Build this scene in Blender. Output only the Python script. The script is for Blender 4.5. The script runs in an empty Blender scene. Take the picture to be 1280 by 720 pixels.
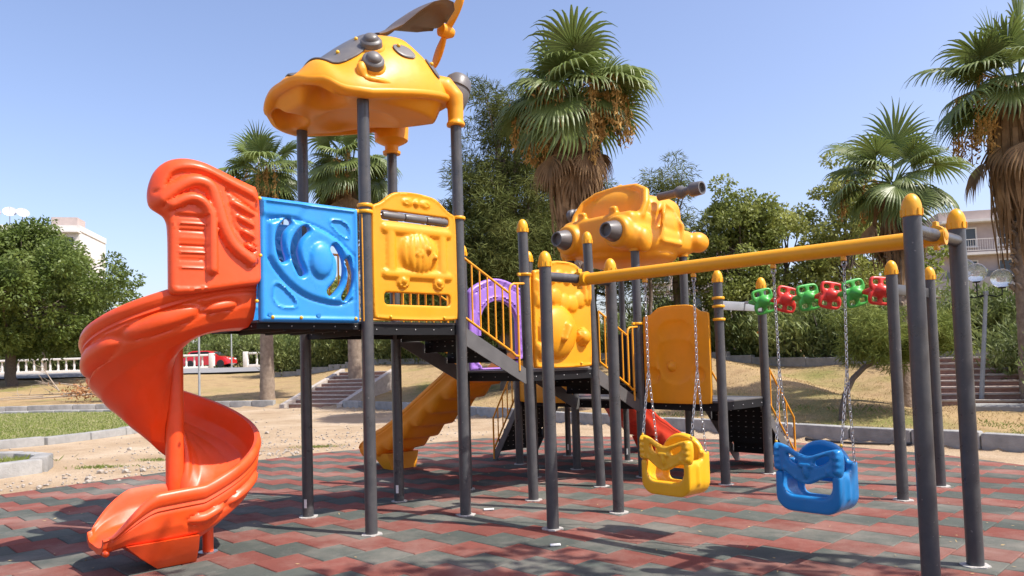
import bpy, bmesh, math, random
import numpy as np
from mathutils import Vector, Matrix, noise
from mathutils.geometry import delaunay_2d_cdt
random.seed(7); RNG = np.random.default_rng(11)
PI = math.pi
R = math.radians
sc = bpy.context.scene
col = sc.collection

# ------------------------------------------------------------------ camera
EYE = 1.57
FPX = 945.0
pitch = math.atan(43.8 / FPX)
roll = 0.0288
fw = Vector((0, math.cos(pitch), math.sin(pitch)))
r0 = Vector((1, 0, 0)); u0 = r0.cross(fw)
rr = r0 * math.cos(roll) - u0 * math.sin(roll)
uu = r0 * math.sin(roll) + u0 * math.cos(roll)
cd = bpy.data.cameras.new('camera')
cam = bpy.data.objects.new('camera', cd)
col.objects.link(cam)
cam.matrix_world = Matrix(((rr.x, uu.x, -fw.x, 0), (rr.y, uu.y, -fw.y, 0), (rr.z, uu.z, -fw.z, EYE), (0, 0, 0, 1)))
cd.sensor_width = 36
cd.lens = FPX / 1280 * 36
cd.shift_y = 46.2 / 1280
cd.clip_start = 0.05
cd.clip_end = 3000
sc.camera = cam

# ------------------------------------------------------------------ sky, sun, exposure
SUN_EL, SUN_AZ = 54.0, 113.0          # azimuth clockwise from +Y
w = bpy.data.worlds.new('World'); sc.world = w; w.use_nodes = True
nt = w.node_tree; nt.nodes.clear()
sky = nt.nodes.new('ShaderNodeTexSky'); sky.sky_type = 'NISHITA'; sky.sun_disc = False
sky.sun_elevation = R(SUN_EL); sky.sun_rotation = R(SUN_AZ)
sky.air_density = 1.0; sky.dust_density = 2.2; sky.ozone_density = 2.2; sky.altitude = 0
bg = nt.nodes.new('ShaderNodeBackground'); bg.inputs[1].default_value = 0.15
out = nt.nodes.new('ShaderNodeOutputWorld')
tint = nt.nodes.new('ShaderNodeMix'); tint.data_type = 'RGBA'; tint.blend_type = 'MULTIPLY'; tint.inputs[0].default_value = 1; tint.inputs[7].default_value = (1.06, .96, 1.01, 1)
nt.links.new(sky.outputs[0], tint.inputs[6]); nt.links.new(tint.outputs[2], bg.inputs[0]); nt.links.new(bg.outputs[0], out.inputs[0])
sd = bpy.data.lights.new('sun', 'SUN'); sd.energy = 4.2; sd.angle = R(0.53); sd.color = (1, .955, .88)
sun = bpy.data.objects.new('sun', sd); col.objects.link(sun)
sv = Vector((math.sin(R(SUN_AZ)) * math.cos(R(SUN_EL)), math.cos(R(SUN_AZ)) * math.cos(R(SUN_EL)), math.sin(R(SUN_EL))))
sun.rotation_euler = sv.to_track_quat('Z', 'Y').to_euler()
sun.location = (12, -6, 20)
sc.view_settings.view_transform = 'Standard'; sc.view_settings.look = 'None'
sc.view_settings.exposure = 0.72; sc.view_settings.gamma = 1
sc.render.resolution_x = 1024; sc.render.resolution_y = 576
try:
    sc.cycles.max_bounces = 8; sc.cycles.transparent_max_bounces = 8
except Exception: pass

# ------------------------------------------------------------------ materials
MATS = {}
def mat(name, base, rough=.5, var=.0, nscale=8., bump=0., bscale=40., spec=.5, coat=0., metal=0., base2=None, trans=0., rvar=0., mid=.5, sharp=.25, detail=5., objvar=0., sub=0.):
    m = bpy.data.materials.new(name); m.use_nodes = True
    n = m.node_tree.nodes; l = m.node_tree.links; n.clear()
    o = n.new('ShaderNodeOutputMaterial'); p = n.new('ShaderNodeBsdfPrincipled'); l.new(p.outputs[0], o.inputs[0])
    p.inputs['Roughness'].default_value = rough; p.inputs['Metallic'].default_value = metal
    p.inputs['Specular IOR Level'].default_value = spec; p.inputs['Coat Weight'].default_value = coat; p.inputs['Coat Roughness'].default_value = .15
    b1 = (*base, 1)
    tc = n.new('ShaderNodeTexCoord')
    if var or base2 or rvar:
        nz = n.new('ShaderNodeTexNoise'); nz.inputs['Scale'].default_value = nscale; nz.inputs['Detail'].default_value = detail; nz.inputs['Roughness'].default_value = .6
        l.new(tc.outputs['Object'], nz.inputs['Vector'])
        rp = n.new('ShaderNodeValToRGB'); rp.color_ramp.elements[0].position = mid - sharp; rp.color_ramp.elements[1].position = mid + sharp
        b2 = (*base2, 1) if base2 else tuple(min(1, c * (1 + var)) for c in base) + (1,)
        if not base2: b1 = tuple(c * (1 - var) for c in base) + (1,)
        rp.color_ramp.elements[0].color = b1; rp.color_ramp.elements[1].color = b2
        l.new(nz.outputs['Fac'], rp.inputs[0]); csock = rp.outputs[0]
        if rvar:
            mr = n.new('ShaderNodeMapRange'); mr.inputs['To Min'].default_value = max(0, rough - rvar); mr.inputs['To Max'].default_value = min(1, rough + rvar)
            mr.inputs['From Min'].default_value = .3; mr.inputs['From Max'].default_value = .7
            l.new(nz.outputs['Fac'], mr.inputs['Value']); l.new(mr.outputs[0], p.inputs['Roughness'])
    else:
        rgb = n.new('ShaderNodeRGB'); rgb.outputs[0].default_value = b1; csock = rgb.outputs[0]
    if objvar:
        oi = n.new('ShaderNodeObjectInfo'); hs = n.new('ShaderNodeHueSaturation'); mr2 = n.new('ShaderNodeMapRange')
        mr2.inputs['To Min'].default_value = 1 - objvar; mr2.inputs['To Max'].default_value = 1 + objvar
        l.new(oi.outputs['Random'], mr2.inputs['Value']); l.new(mr2.outputs[0], hs.inputs['Value']); l.new(csock, hs.inputs['Color']); csock = hs.outputs[0]
    l.new(csock, p.inputs['Base Color'])
    if bump:
        nb = n.new('ShaderNodeTexNoise'); nb.inputs['Scale'].default_value = bscale; nb.inputs['Detail'].default_value = 4
        l.new(tc.outputs['Object'], nb.inputs['Vector'])
        bp = n.new('ShaderNodeBump'); bp.inputs['Strength'].default_value = bump; bp.inputs['Distance'].default_value = .02
        l.new(nb.outputs['Fac'], bp.inputs['Height']); l.new(bp.outputs[0], p.inputs['Normal'])
    if sub:
        p.inputs['Subsurface Weight'].default_value = sub; p.inputs['Subsurface Radius'].default_value = (.05, .03, .01); p.inputs['Subsurface Scale'].default_value = .3
    if trans:
        t = n.new('ShaderNodeBsdfTranslucent'); l.new(csock, t.inputs[0])
        mx = n.new('ShaderNodeMixShader'); mx.inputs[0].default_value = trans
        l.new(p.outputs[0], mx.inputs[1]); l.new(t.outputs[0], mx.inputs[2]); l.new(mx.outputs[0], o.inputs[0])
    MATS[name] = m
    return m
def weather(m, dust=(.50, .43, .35), amt=.045, scale=5., fade=.02, chips=0.):
    # sun-bleached patches, dust lying mostly on upward faces, small scuffs
    n = m.node_tree.nodes; l = m.node_tree.links; p = n['Principled BSDF']; lk = p.inputs['Base Color'].links[0]; src = lk.from_socket
    tc = n.new('ShaderNodeTexCoord'); g = n.new('ShaderNodeNewGeometry'); sx = n.new('ShaderNodeSeparateXYZ'); l.new(g.outputs['Normal'], sx.inputs[0])
    a = n.new('ShaderNodeTexNoise'); a.inputs['Scale'].default_value = scale; a.inputs['Detail'].default_value = 10; a.inputs['Roughness'].default_value = .72; l.new(tc.outputs['Object'], a.inputs['Vector'])
    m1 = n.new('ShaderNodeMapRange'); m1.inputs['From Min'].default_value = .42; m1.inputs['From Max'].default_value = .75; m1.inputs['To Max'].default_value = amt; l.new(a.outputs['Fac'], m1.inputs['Value'])
    m2 = n.new('ShaderNodeMapRange'); m2.inputs['From Min'].default_value = -.2; m2.inputs['From Max'].default_value = .9; m2.inputs['To Min'].default_value = .45; m2.inputs['To Max'].default_value = 1.6; l.new(sx.outputs[2], m2.inputs['Value'])
    mu = n.new('ShaderNodeMath'); mu.operation = 'MULTIPLY'; mu.use_clamp = True; l.new(m1.outputs[0], mu.inputs[0]); l.new(m2.outputs[0], mu.inputs[1])
    x = n.new('ShaderNodeMix'); x.data_type = 'RGBA'; l.new(mu.outputs[0], x.inputs[0]); l.new(src, x.inputs[6]); x.inputs[7].default_value = (*dust, 1); res = x.outputs[2]
    b = n.new('ShaderNodeTexNoise'); b.inputs['Scale'].default_value = 1.3; b.inputs['Detail'].default_value = 4; l.new(tc.outputs['Object'], b.inputs['Vector'])
    hs = n.new('ShaderNodeHueSaturation'); m3 = n.new('ShaderNodeMapRange'); m3.inputs['From Min'].default_value = .3; m3.inputs['From Max'].default_value = .7; m3.inputs['To Min'].default_value = 1.0; m3.inputs['To Max'].default_value = 1 - fade
    l.new(b.outputs['Fac'], m3.inputs['Value']); l.new(m3.outputs[0], hs.inputs['Saturation']); l.new(res, hs.inputs['Color']); res = hs.outputs[0]
    if chips:
        c = n.new('ShaderNodeTexNoise'); c.inputs['Scale'].default_value = 38; c.inputs['Detail'].default_value = 3; l.new(tc.outputs['Object'], c.inputs['Vector'])
        m4 = n.new('ShaderNodeMapRange'); m4.inputs['From Min'].default_value = .70; m4.inputs['From Max'].default_value = .74; m4.inputs['To Max'].default_value = chips; l.new(c.outputs['Fac'], m4.inputs['Value'])
        y = n.new('ShaderNodeMix'); y.data_type = 'RGBA'; l.new(m4.outputs[0], y.inputs[0]); l.new(res, y.inputs[6]); y.inputs[7].default_value = (.36, .33, .30, 1); res = y.outputs[2]
    l.new(res, p.inputs['Base Color'])
    ro = p.inputs['Roughness']; add = n.new('ShaderNodeMath'); add.operation = 'MULTIPLY_ADD'; add.use_clamp = True; add.inputs[1].default_value = 1.3
    if ro.links: l.new(ro.links[0].from_socket, add.inputs[2])
    else: add.inputs[2].default_value = ro.default_value
    l.new(mu.outputs[0], add.inputs[0]); l.new(add.outputs[0], ro)
    return m
def plastic(name, c, rough=.40, trans=0., var=.08):
    return weather(mat(name, c, rough, var=var, nscale=3., bump=.07, bscale=14., spec=.45, rvar=.08, trans=trans))
M_ORANGE = plastic('orange_plastic', (.78, .074, .006), .37, trans=.0)
M_YELLOW = plastic('yellow_plastic', (.86, .40, .003), .36, trans=.10)
M_YPANEL = plastic('amber_plastic', (.86, .375, .003), .42, trans=.22)
M_CANOPY = plastic('canopy_plastic', (.86, .355, .003), .40, trans=.16)
M_SLIDEY = plastic('slide_amber_plastic', (.80, .31, .006), .38, trans=.16)
M_BLUE = plastic('blue_plastic', (.018, .27, .70), .33, trans=.06)
M_SEATB = plastic('seat_blue_plastic', (.005, .185, .47), .33)
M_SEATY = plastic('seat_yellow_plastic', (.84, .44, .008), .34, trans=.08)
M_PURPLE = plastic('purple_plastic', (.33, .17, .62), .4, trans=.08)
M_RED = plastic('red_plastic', (.62, .04, .012), .33, trans=.08)
M_GRIPR = plastic('grip_red_plastic', (.62, .028, .018), .34, trans=.04)
M_GRIPG = plastic('grip_green_plastic', (.05, .36, .05), .36, trans=.04)
M_GPLAST = plastic('grey_plastic', (.115, .108, .105), .38, var=.15)
M_POST = mat('post_grey_paint', (.054, .056, .060), .32, var=.12, nscale=5., rvar=.1, bump=.03, bscale=30., spec=.5); weather(M_POST, amt=.10, scale=7., fade=0., chips=.4)
M_BEAM = mat('beam_amber_paint', (.80, .35, .006), .42, var=.06, nscale=6., rvar=.08)
M_RAIL = mat('rail_yellow_paint', (.72, .30, .012), .4, var=.1, nscale=9.)
M_DARK = mat('black_steel', (.008, .008, .009), .65, var=.25, nscale=9., spec=.25)
M_FIN = weather(mat('brown_grey_plastic', (.12, .088, .070), .42, var=.15, nscale=3., bump=.06, bscale=14.))
M_DECK = mat('deck_steel', (.10, .097, .095), .5, var=.2, nscale=6.)
M_GALV = mat('galvanised_steel', (.42, .42, .42), .38, metal=.85, var=.1, nscale=20.)
M_FLANGE = mat('concrete_footing', (.42, .40, .37), .85, var=.25, nscale=25., bump=.5, bscale=60.)
M_BOLT = mat('bolt_cap_yellow', (.75, .42, .02), .4)
M_SLOT = mat('black_rubber', (.01, .01, .011), .6)

# ------------------------------------------------------------------ mesh helpers
OFF = {}
class MB:
    def __init__(s): s.v = []; s.f = []
    def add(s, vs, fs):
        b = len(s.v); s.v.extend([tuple(p) for p in vs]); s.f.extend([tuple(i + b for i in q) for q in fs]); return s
    def addbm(s, bm, M=None):
        if M is not None: bmesh.ops.transform(bm, matrix=M, verts=bm.verts)
        bm.verts.index_update(); s.add([v.co[:] for v in bm.verts], [[v.index for v in f.verts] for f in bm.faces]); bm.free(); return s
    def box(s, c, size, rot=None, bev=0., seg=2):
        bm = bmesh.new(); bmesh.ops.create_cube(bm, size=1)
        bmesh.ops.scale(bm, vec=size, verts=bm.verts)
        if bev: bmesh.ops.bevel(bm, geom=bm.edges[:], offset=bev, segments=seg, profile=.5, affect='EDGES')
        M = Matrix.Translation(c) @ (rot.to_4x4() if rot is not None else Matrix())
        return s.addbm(bm, M)
    def cyl(s, p0, p1, ra, rb=None, n=14, caps=True):
        return s.tube([p0, p1], [ra, ra if rb is None else rb], n, caps)
    def tube(s, path, rad, n=10, caps=True, closed=False):
        path = [Vector(p) for p in path]; k = len(path)
        rad = rad if hasattr(rad, '__len__') else [rad] * k
        vs = []; fs = []; up = None
        for i, p in enumerate(path):
            if closed: t = (path[(i + 1) % k] - path[i - 1]).normalized()
            else: t = (path[min(i + 1, k - 1)] - path[max(i - 1, 0)]).normalized()
            if up is None:
                up = Vector((0, 0, 1)) if abs(t.z) < .9 else Vector((1, 0, 0))
            x = (up - t * up.dot(t)).normalized(); y = t.cross(x); up = x
            for j in range(n):
                a = 2 * PI * j / n
                vs.append(p + (x * math.cos(a) + y * math.sin(a)) * rad[i])
        for i in range(k if closed else k - 1):
            i2 = (i + 1) % k
            for j in range(n):
                j2 = (j + 1) % n; fs.append((i * n + j, i * n + j2, i2 * n + j2, i2 * n + j))
        if caps and not closed:
            fs.append(tuple(reversed(range(n)))); fs.append(tuple(range((k - 1) * n, k * n)))
        return s.add(vs, fs)
    def lathe(s, prof, M=Matrix(), n=20):
        vs = []; fs = []; k = len(prof)
        for r, z in prof:
            for j in range(n):
                a = 2 * PI * j / n; vs.append(M @ Vector((r * math.cos(a), r * math.sin(a), z)))
        for i in range(k - 1):
            for j in range(n):
                j2 = (j + 1) % n; fs.append((i * n + j, i * n + j2, (i + 1) * n + j2, (i + 1) * n + j))
        fs.append(tuple(reversed(range(n)))); fs.append(tuple(range((k - 1) * n, k * n)))
        return s.add(vs, fs)
    def ball(s, c, r, nu=16, nv=10, rot=None):
        r = r if hasattr(r, '__len__') else (r, r, r)
        bm = bmesh.new(); bmesh.ops.create_uvsphere(bm, u_segments=nu, v_segments=nv, radius=1)
        bmesh.ops.scale(bm, vec=r, verts=bm.verts)
        return s.addbm(bm, Matrix.Translation(c) @ (rot.to_4x4() if rot is not None else Matrix()))
    def prism(s, poly, z0, z1, M=Matrix()):
        n = len(poly); vs = [M @ Vector((x, y, z0)) for x, y in poly] + [M @ Vector((x, y, z1)) for x, y in poly]
        fs = [tuple(reversed(range(n))), tuple(range(n, 2 * n))] + [(i, (i + 1) % n, n + (i + 1) % n, n + i) for i in range(n)]
        return s.add(vs, fs)
    def mesh(s, name, off=(0, 0, 0)):
        me = bpy.data.meshes.new(name)
        o = off; me.from_pydata([(a - o[0], b - o[1], c - o[2]) for a, b, c in s.v], [], s.f); me.update(); return me
    def build(s, name, m, parent=None, smooth=40, fix=True, loc=None):
        off = OFF.get(parent.name, (0, 0, 0)) if parent is not None else (loc or (0, 0, 0))
        me = s.mesh(name, off)
        if fix:
            bm = bmesh.new(); bm.from_mesh(me); bmesh.ops.recalc_face_normals(bm, faces=bm.faces); bm.to_mesh(me); bm.free()
        return link(name, me, m, parent, smooth, off if parent is None else None, off)
def link(name, me, m, parent=None, smooth=40, loc=None, off=(0, 0, 0)):
    if m is not None: me.materials.append(m)
    if smooth:
        me.shade_smooth(); me.set_sharp_from_angle(angle=R(smooth))
    o = bpy.data.objects.new(name, me); col.objects.link(o); o.parent = parent
    if loc: o.location = loc
    OFF[o.name] = off
    return o
def tag(o, label=None, cat=None, group=None, kind=None):
    if label: o['label'] = label
    if cat: o['category'] = cat
    if group: o['group'] = group
    if kind: o['kind'] = kind
    return o
def thing(name, loc, label, cat, rz=0, group=None, off=(0, 0, 0)):
    o = bpy.data.objects.new(name, None); col.objects.link(o); o.empty_display_size = .3
    o.location = loc; o.rotation_euler = (0, 0, rz); OFF[o.name] = off
    return tag(o, label, cat, group)
def copy_tree(o, parent=None):
    c = o.copy(); col.objects.link(c); c.parent = parent; OFF[c.name] = OFF.get(o.name, (0, 0, 0))
    for ch in list(o.children): copy_tree(ch, c)
    return c
# the playground's own frame: origin at one tower post, u along the towers, v to their back
TH = R(42.7); OX, OY = -1.352, 7.059
def UV(u, v): return (OX + u * math.cos(TH) - v * math.sin(TH), OY + u * math.sin(TH) + v * math.cos(TH))
def pthing(name, u, v, label, cat, group=None):
    x, y = UV(u, v); return thing(name, (x, y, 0), label, cat, TH, group, (u, v, 0))
def sstep(a, b, x):
    t = np.clip((x - a) / (b - a), 0, 1); return t * t * (3 - 2 * t)
# ---- 2-D tools for the moulded panels
def resample(P, step):
    P = np.array(P, float); Q = np.vstack([P, P[:1]]); out = []
    for a, b in zip(Q, Q[1:]):
        k = max(1, int(round(np.hypot(*(b - a)) / step)))
        for i in range(k): out.append(a + (b - a) * i / k)
    return np.array(out)
def smooth_poly(P, it=2):
    P = np.array(P, float)
    for _ in range(it):
        Q = np.roll(P, -1, 0); P = np.stack([.75 * P + .25 * Q, .25 * P + .75 * Q], 1).reshape(-1, 2)
    return P
def inside(P, X):
    x, y = X[:, 0], X[:, 1]; c = np.zeros(len(X), bool); n = len(P)
    for i in range(n):
        (x1, y1), (x2, y2) = P[i], P[(i + 1) % n]
        m = ((y1 > y) != (y2 > y))
        with np.errstate(divide='ignore', invalid='ignore'):
            c ^= m & (x < (x2 - x1) * (y - y1) / (y2 - y1 + 1e-12) + x1)
    return c
def dist_seg(X, A, B):
    d = B - A; L = (d * d).sum() + 1e-12
    t = np.clip(((X - A) @ d) / L, 0, 1); return np.hypot(*(X - A - t[:, None] * d).T)
def dist_poly(P, X, closed=True):
    P = np.asarray(P, float); d = np.full(len(X), 1e9); n = len(P)
    for i in range(n if closed else n - 1): d = np.minimum(d, dist_seg(X, P[i], P[(i + 1) % n]))
    return d
def arc(cx, cy, r, a0, a1, n=12, ry=None):
    ry = ry or r
    return [(cx + r * math.cos(R(a0 + (a1 - a0) * i / n)), cy + ry * math.sin(R(a0 + (a1 - a0) * i / n))) for i in range(n + 1)]
def capsule(path, w, n=8):
    P = np.array(path, float); L = []; Rr = []
    for i in range(len(P)):
        t = P[min(i + 1, len(P) - 1)] - P[max(i - 1, 0)]; t /= np.hypot(*t); nn = np.array([-t[1], t[0]])
        L.append(P[i] + nn * w); Rr.append(P[i] - nn * w)
    def cap(c, t, s):
        a = math.atan2(t[1], t[0]); return [c + w * np.array([math.cos(a + s * PI / 2 - s * PI * k / n), math.sin(a + s * PI / 2 - s * PI * k / n)]) for k in range(1, n)]
    t1 = P[-1] - P[-2]; t0 = P[0] - P[1]
    return np.array(L + cap(P[-1], t1, 1) + Rr[::-1] + cap(P[0], t0, 1))
def rrect(x0, x1, y0, y1, r, n=5):
    return arc(x1 - r, y1 - r, r, 0, 90, n) + arc(x0 + r, y1 - r, r, 90, 180, n) + arc(x0 + r, y0 + r, r, 180, 270, n) + arc(x1 - r, y0 + r, r, 270, 360, n)
def rnd(d, r):          # round bump profile: 1 at d=0, 0 at d>=r
    return np.sqrt(np.clip(1 - (d / r) ** 2, 0, 1))
def plate(d, r, soft):  # flat-topped profile
    return 1 - sstep(r - soft, r, d)
def panel_mb(outline, holes, relief, mapf, thick=.03, step=.016, er=.012, back=.6):
    outline = resample(outline, step); holes = [resample(h, step * .8) for h in holes]
    loops = [outline] + holes
    pts = []; edges = []; idx = []
    for L in loops:
        b = len(pts); n = len(L); pts += [tuple(p) for p in L]; edges += [(b + i, b + (i + 1) % n) for i in range(n)]; idx.append((b, n))
    nb = len(pts)
    ring = []
    for L in loops:
        T = np.roll(L, -1, 0) - np.roll(L, 1, 0); T /= np.hypot(*T.T)[:, None] + 1e-9; N = np.stack([-T[:, 1], T[:, 0]], 1)
        for k in (.3, 1.): ring += [L + N * er * k, L - N * er * k]
    ring = np.vstack(ring)
    mn, mx = outline.min(0), outline.max(0)
    gx, gy = np.meshgrid(np.arange(mn[0], mx[0], step), np.arange(mn[1], mx[1], step)); g = np.stack([gx.ravel(), gy.ravel()], 1)
    g[:, 0] += RNG.uniform(-.1, .1, len(g)) * step
    def ok(X, dmin):
        k = inside(outline, X)
        for h in holes: k &= ~inside(h, X)
        X = X[k]; d = np.full(len(X), 1e9)
        for L in loops: d = np.minimum(d, dist_poly(L, X))
        return X[d > dmin]
    allp = np.vstack([np.array(pts), ok(ring, er * .25), ok(g, er * 1.3)])
    res = delaunay_2d_cdt([Vector(p) for p in allp], edges, [], 0, 1e-6)
    V2 = np.array([(p.x, p.y) for p in res[0]]); F = np.array([f for f in res[2] if len(f) == 3])
    cen = V2[F].mean(1); k = inside(outline, cen)
    for h in holes: k &= ~inside(h, cen)
    F = F[k]
    d = np.full(len(V2), 1e9)
    for L in loops: d = np.minimum(d, dist_poly(L, V2))
    ed = er * (1 - np.sqrt(np.clip(1 - (1 - np.clip(d / er, 0, 1)) ** 2, 0, 1)))
    h = relief(V2) * sstep(0, er * 2, d)
    hf = thick / 2 - ed + h; hb = -thick / 2 + ed + h * back
    m = MB(); n = len(V2)
    A = V2[F]; ccw = ((A[:, 1, 0] - A[:, 0, 0]) * (A[:, 2, 1] - A[:, 0, 1]) - (A[:, 1, 1] - A[:, 0, 1]) * (A[:, 2, 0] - A[:, 0, 0])) > 0
    F = np.where(ccw[:, None], F, F[:, ::-1])
    m.v = [mapf(a, b, c) for (a, b), c in zip(V2, hf)] + [mapf(a, b, c) for (a, b), c in zip(V2, hb)]
    m.f = [tuple(int(i) for i in f) for f in F] + [tuple(int(i) + n for i in f[::-1]) for f in F]
    ec = {}
    for f in F:
        for i in range(3):
            e = (int(f[i]), int(f[(i + 1) % 3])); ec[e] = 1
    for (a, b) in ec:
        if (b, a) not in ec: m.f.append((b, a, a + n, b + n))
    return m
def organic(m, name, material, parent, voxel=.02, it=6, dec=None):
    me = m.mesh(name, OFF.get(parent.name, (0, 0, 0)))
    o = bpy.data.objects.new(name, me); col.objects.link(o)
    rm = o.modifiers.new('r', 'REMESH'); rm.mode = 'VOXEL'; rm.voxel_size = voxel
    sm = o.modifiers.new('s', 'SMOOTH'); sm.iterations = it; sm.factor = .5
    dg = bpy.context.evaluated_depsgraph_get(); dg.update()
    me2 = bpy.data.meshes.new_from_object(o.evaluated_get(dg)); me2.name = name
    bpy.data.objects.remove(o); bpy.data.meshes.remove(me)
    return link(name, me2, material, parent, 60, None, OFF.get(parent.name, (0, 0, 0)))
# ------------------------------------------------------------------ ground
KERB = [(16, 2.0), (12.5, 5.6), (10, 8.6), (7.7, 11.4), (5.2, 14.1), (2.3, 17.6), (-1.2, 22.3), (-4, 26), (-6.3, 28.2), (-9.6, 30.4), (-13, 31.2), (-22, 31.8), (-34, 32), (-60, 32)]
KP = np.array(KERB, float)
KPOLY = np.vstack([KP, [(-400, 32), (-400, 600), (400, 600), (400, -60), (60, -60), (22, -6)]])
def kdist(X):
    X = np.atleast_2d(np.asarray(X, float)); d = dist_poly(KP, X, False)
    return np.where(inside(KPOLY, X), d, -d)
def terrain(X):
    X = np.atleast_2d(np.asarray(X, float)); s = kdist(X); x = X[:, 0]
    wd = 11.5 + 13 * sstep(-7, -15, x) if False else 11.5 + 13 * (1 - sstep(-15, -7, x))
    wr = sstep(7.0, 9.5, x); t = np.clip(s / wd, 0, 1) * (1 - wr) + wr * (.13 * np.clip(s / 7, 0, 1) + .87 * np.clip((s - 6.5) / 8.5, 0, 1))
    rise = .08 + 1.45 * (t * .75 + .25 * t * t * (3 - 2 * t))
    n = np.array([noise.noise(Vector((a * .35, b * .35, 0))) for a, b in X])
    n2 = np.array([noise.noise(Vector((a * 1.3, b * 1.3, 5))) for a, b in X])
    far = 1.5 * sstep(60, 200, X[:, 1])
    z = np.where(s > 0, rise + (n * .10 + n2 * .03) * np.clip(s / 2, 0, 1) + far, -.03 + n2 * .006)
    return z
def tz(x, y): return float(terrain([(x, y)])[0])
def sspace(a, b, n, c=0., k=3.2):
    t = np.linspace(-1, 1, n); v = np.sinh(t * k) / math.sinh(k); return np.where(v > 0, c + v * (b - c), c + v * (c - a))
xs = np.concatenate([np.linspace(-500, -62, 22), np.linspace(-60, -24, 30)[:], np.linspace(-23.5, 16, 150), np.linspace(17, 60, 30), np.linspace(64, 500, 20)])
ys = np.concatenate([np.linspace(-80, -6, 14), np.linspace(-5, 38, 160), np.linspace(39, 80, 40), np.linspace(84, 900, 26)])
gx, gy = np.meshgrid(xs, ys); GX = np.stack([gx.ravel(), gy.ravel()], 1)
gz = terrain(GX); nx, ny = len(xs), len(ys)
me = bpy.data.meshes.new('ground')
me.from_pydata([(a, b, c) for (a, b), c in zip(GX, gz)], [], [(j * nx + i, j * nx + i + 1, (j + 1) * nx + i + 1, (j + 1) * nx + i) for j in range(ny - 1) for i in range(nx - 1)])
at = me.attributes.new('turf', 'FLOAT', 'POINT')
sd_ = kdist(GX)
at.data.foreach_set('value', np.clip(sd_ / .25, 0, 1).astype('f'))
def ground_mat():
    m = bpy.data.materials.new('sandy_ground'); m.use_nodes = True; n = m.node_tree.nodes; l = m.node_tree.links
    p = n['Principled BSDF']; p.inputs['Roughness'].default_value = .95; p.inputs['Specular IOR Level'].default_value = .1
    tc = n.new('ShaderNodeTexCoord')
    def nz(s, d=6, r=.6):
        a = n.new('ShaderNodeTexNoise'); a.inputs['Scale'].default_value = s; a.inputs['Detail'].default_value = d; a.inputs['Roughness'].default_value = r; l.new(tc.outputs['Object'], a.inputs['Vector']); return a.outputs['Fac']
    def ramp(s, stops):
        a = n.new('ShaderNodeValToRGB'); e = a.color_ramp.elements
        while len(e) < len(stops): e.new(.5)
        for q, (pos, c) in zip(e, stops): q.position = pos; q.color = (*c, 1)
        l.new(s, a.inputs[0]); return a.outputs[0]
    def mix(f, a, b, mode='MIX'):
        x = n.new('ShaderNodeMix'); x.data_type = 'RGBA'; x.blend_type = mode
        if isinstance(f, float): x.inputs[0].default_value = f
        else: l.new(f, x.inputs[0])
        l.new(a, x.inputs[6]); l.new(b, x.inputs[7]); return x.outputs[2]
    sand = ramp(nz(.55, 8, .65), [(.3, (.34, .24, .145)), (.5, (.45, .34, .225)), (.7, (.54, .43, .31))])
    grit = ramp(nz(55, 3), [(.36, (.42, .38, .34)), (.55, (1, 1, 1)), (.72, (1.15, 1.13, 1.1))])
    sand = mix(.55, sand, grit, 'MULTIPLY')
    dry = ramp(nz(1.1, 8, .7), [(.3, (.30, .20, .105)), (.5, (.42, .30, .16)), (.68, (.36, .27, .12))])
    pat = ramp(nz(.22, 4), [(.52, (0, 0, 0)), (.68, (1, 1, 1))])
    grn = ramp(nz(6, 5), [(.3, (.16, .17, .05)), (.7, (.27, .25, .085))])
    dry = mix(pat, dry, grn)
    spk = ramp(nz(28, 4, .7), [(.34, (.45, .42, .38)), (.58, (1, 1, 1)), (.75, (1.2, 1.18, 1.1))])
    dry = mix(.7, dry, spk, 'MULTIPLY')
    a = n.new('ShaderNodeAttribute'); a.attribute_name = 'turf'
    l.new(mix(a.outputs['Fac'], sand, dry), p.inputs['Base Color'])
    b = n.new('ShaderNodeBump'); b.inputs['Strength'].default_value = .7; b.inputs['Distance'].default_value = .03
    ad = n.new('ShaderNodeMath'); ad.operation = 'ADD'; l.new(nz(9, 8, .7), ad.inputs[0]); l.new(nz(70, 3), ad.inputs[1])
    l.new(ad.outputs[0], b.inputs['Height']); l.new(b.outputs[0], p.inputs['Normal'])
    return m
tag(link('ground', me, ground_mat(), None, 80), 'pale sandy ground rising to a dry grass bank behind the playground', None, None, 'structure')

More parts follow.
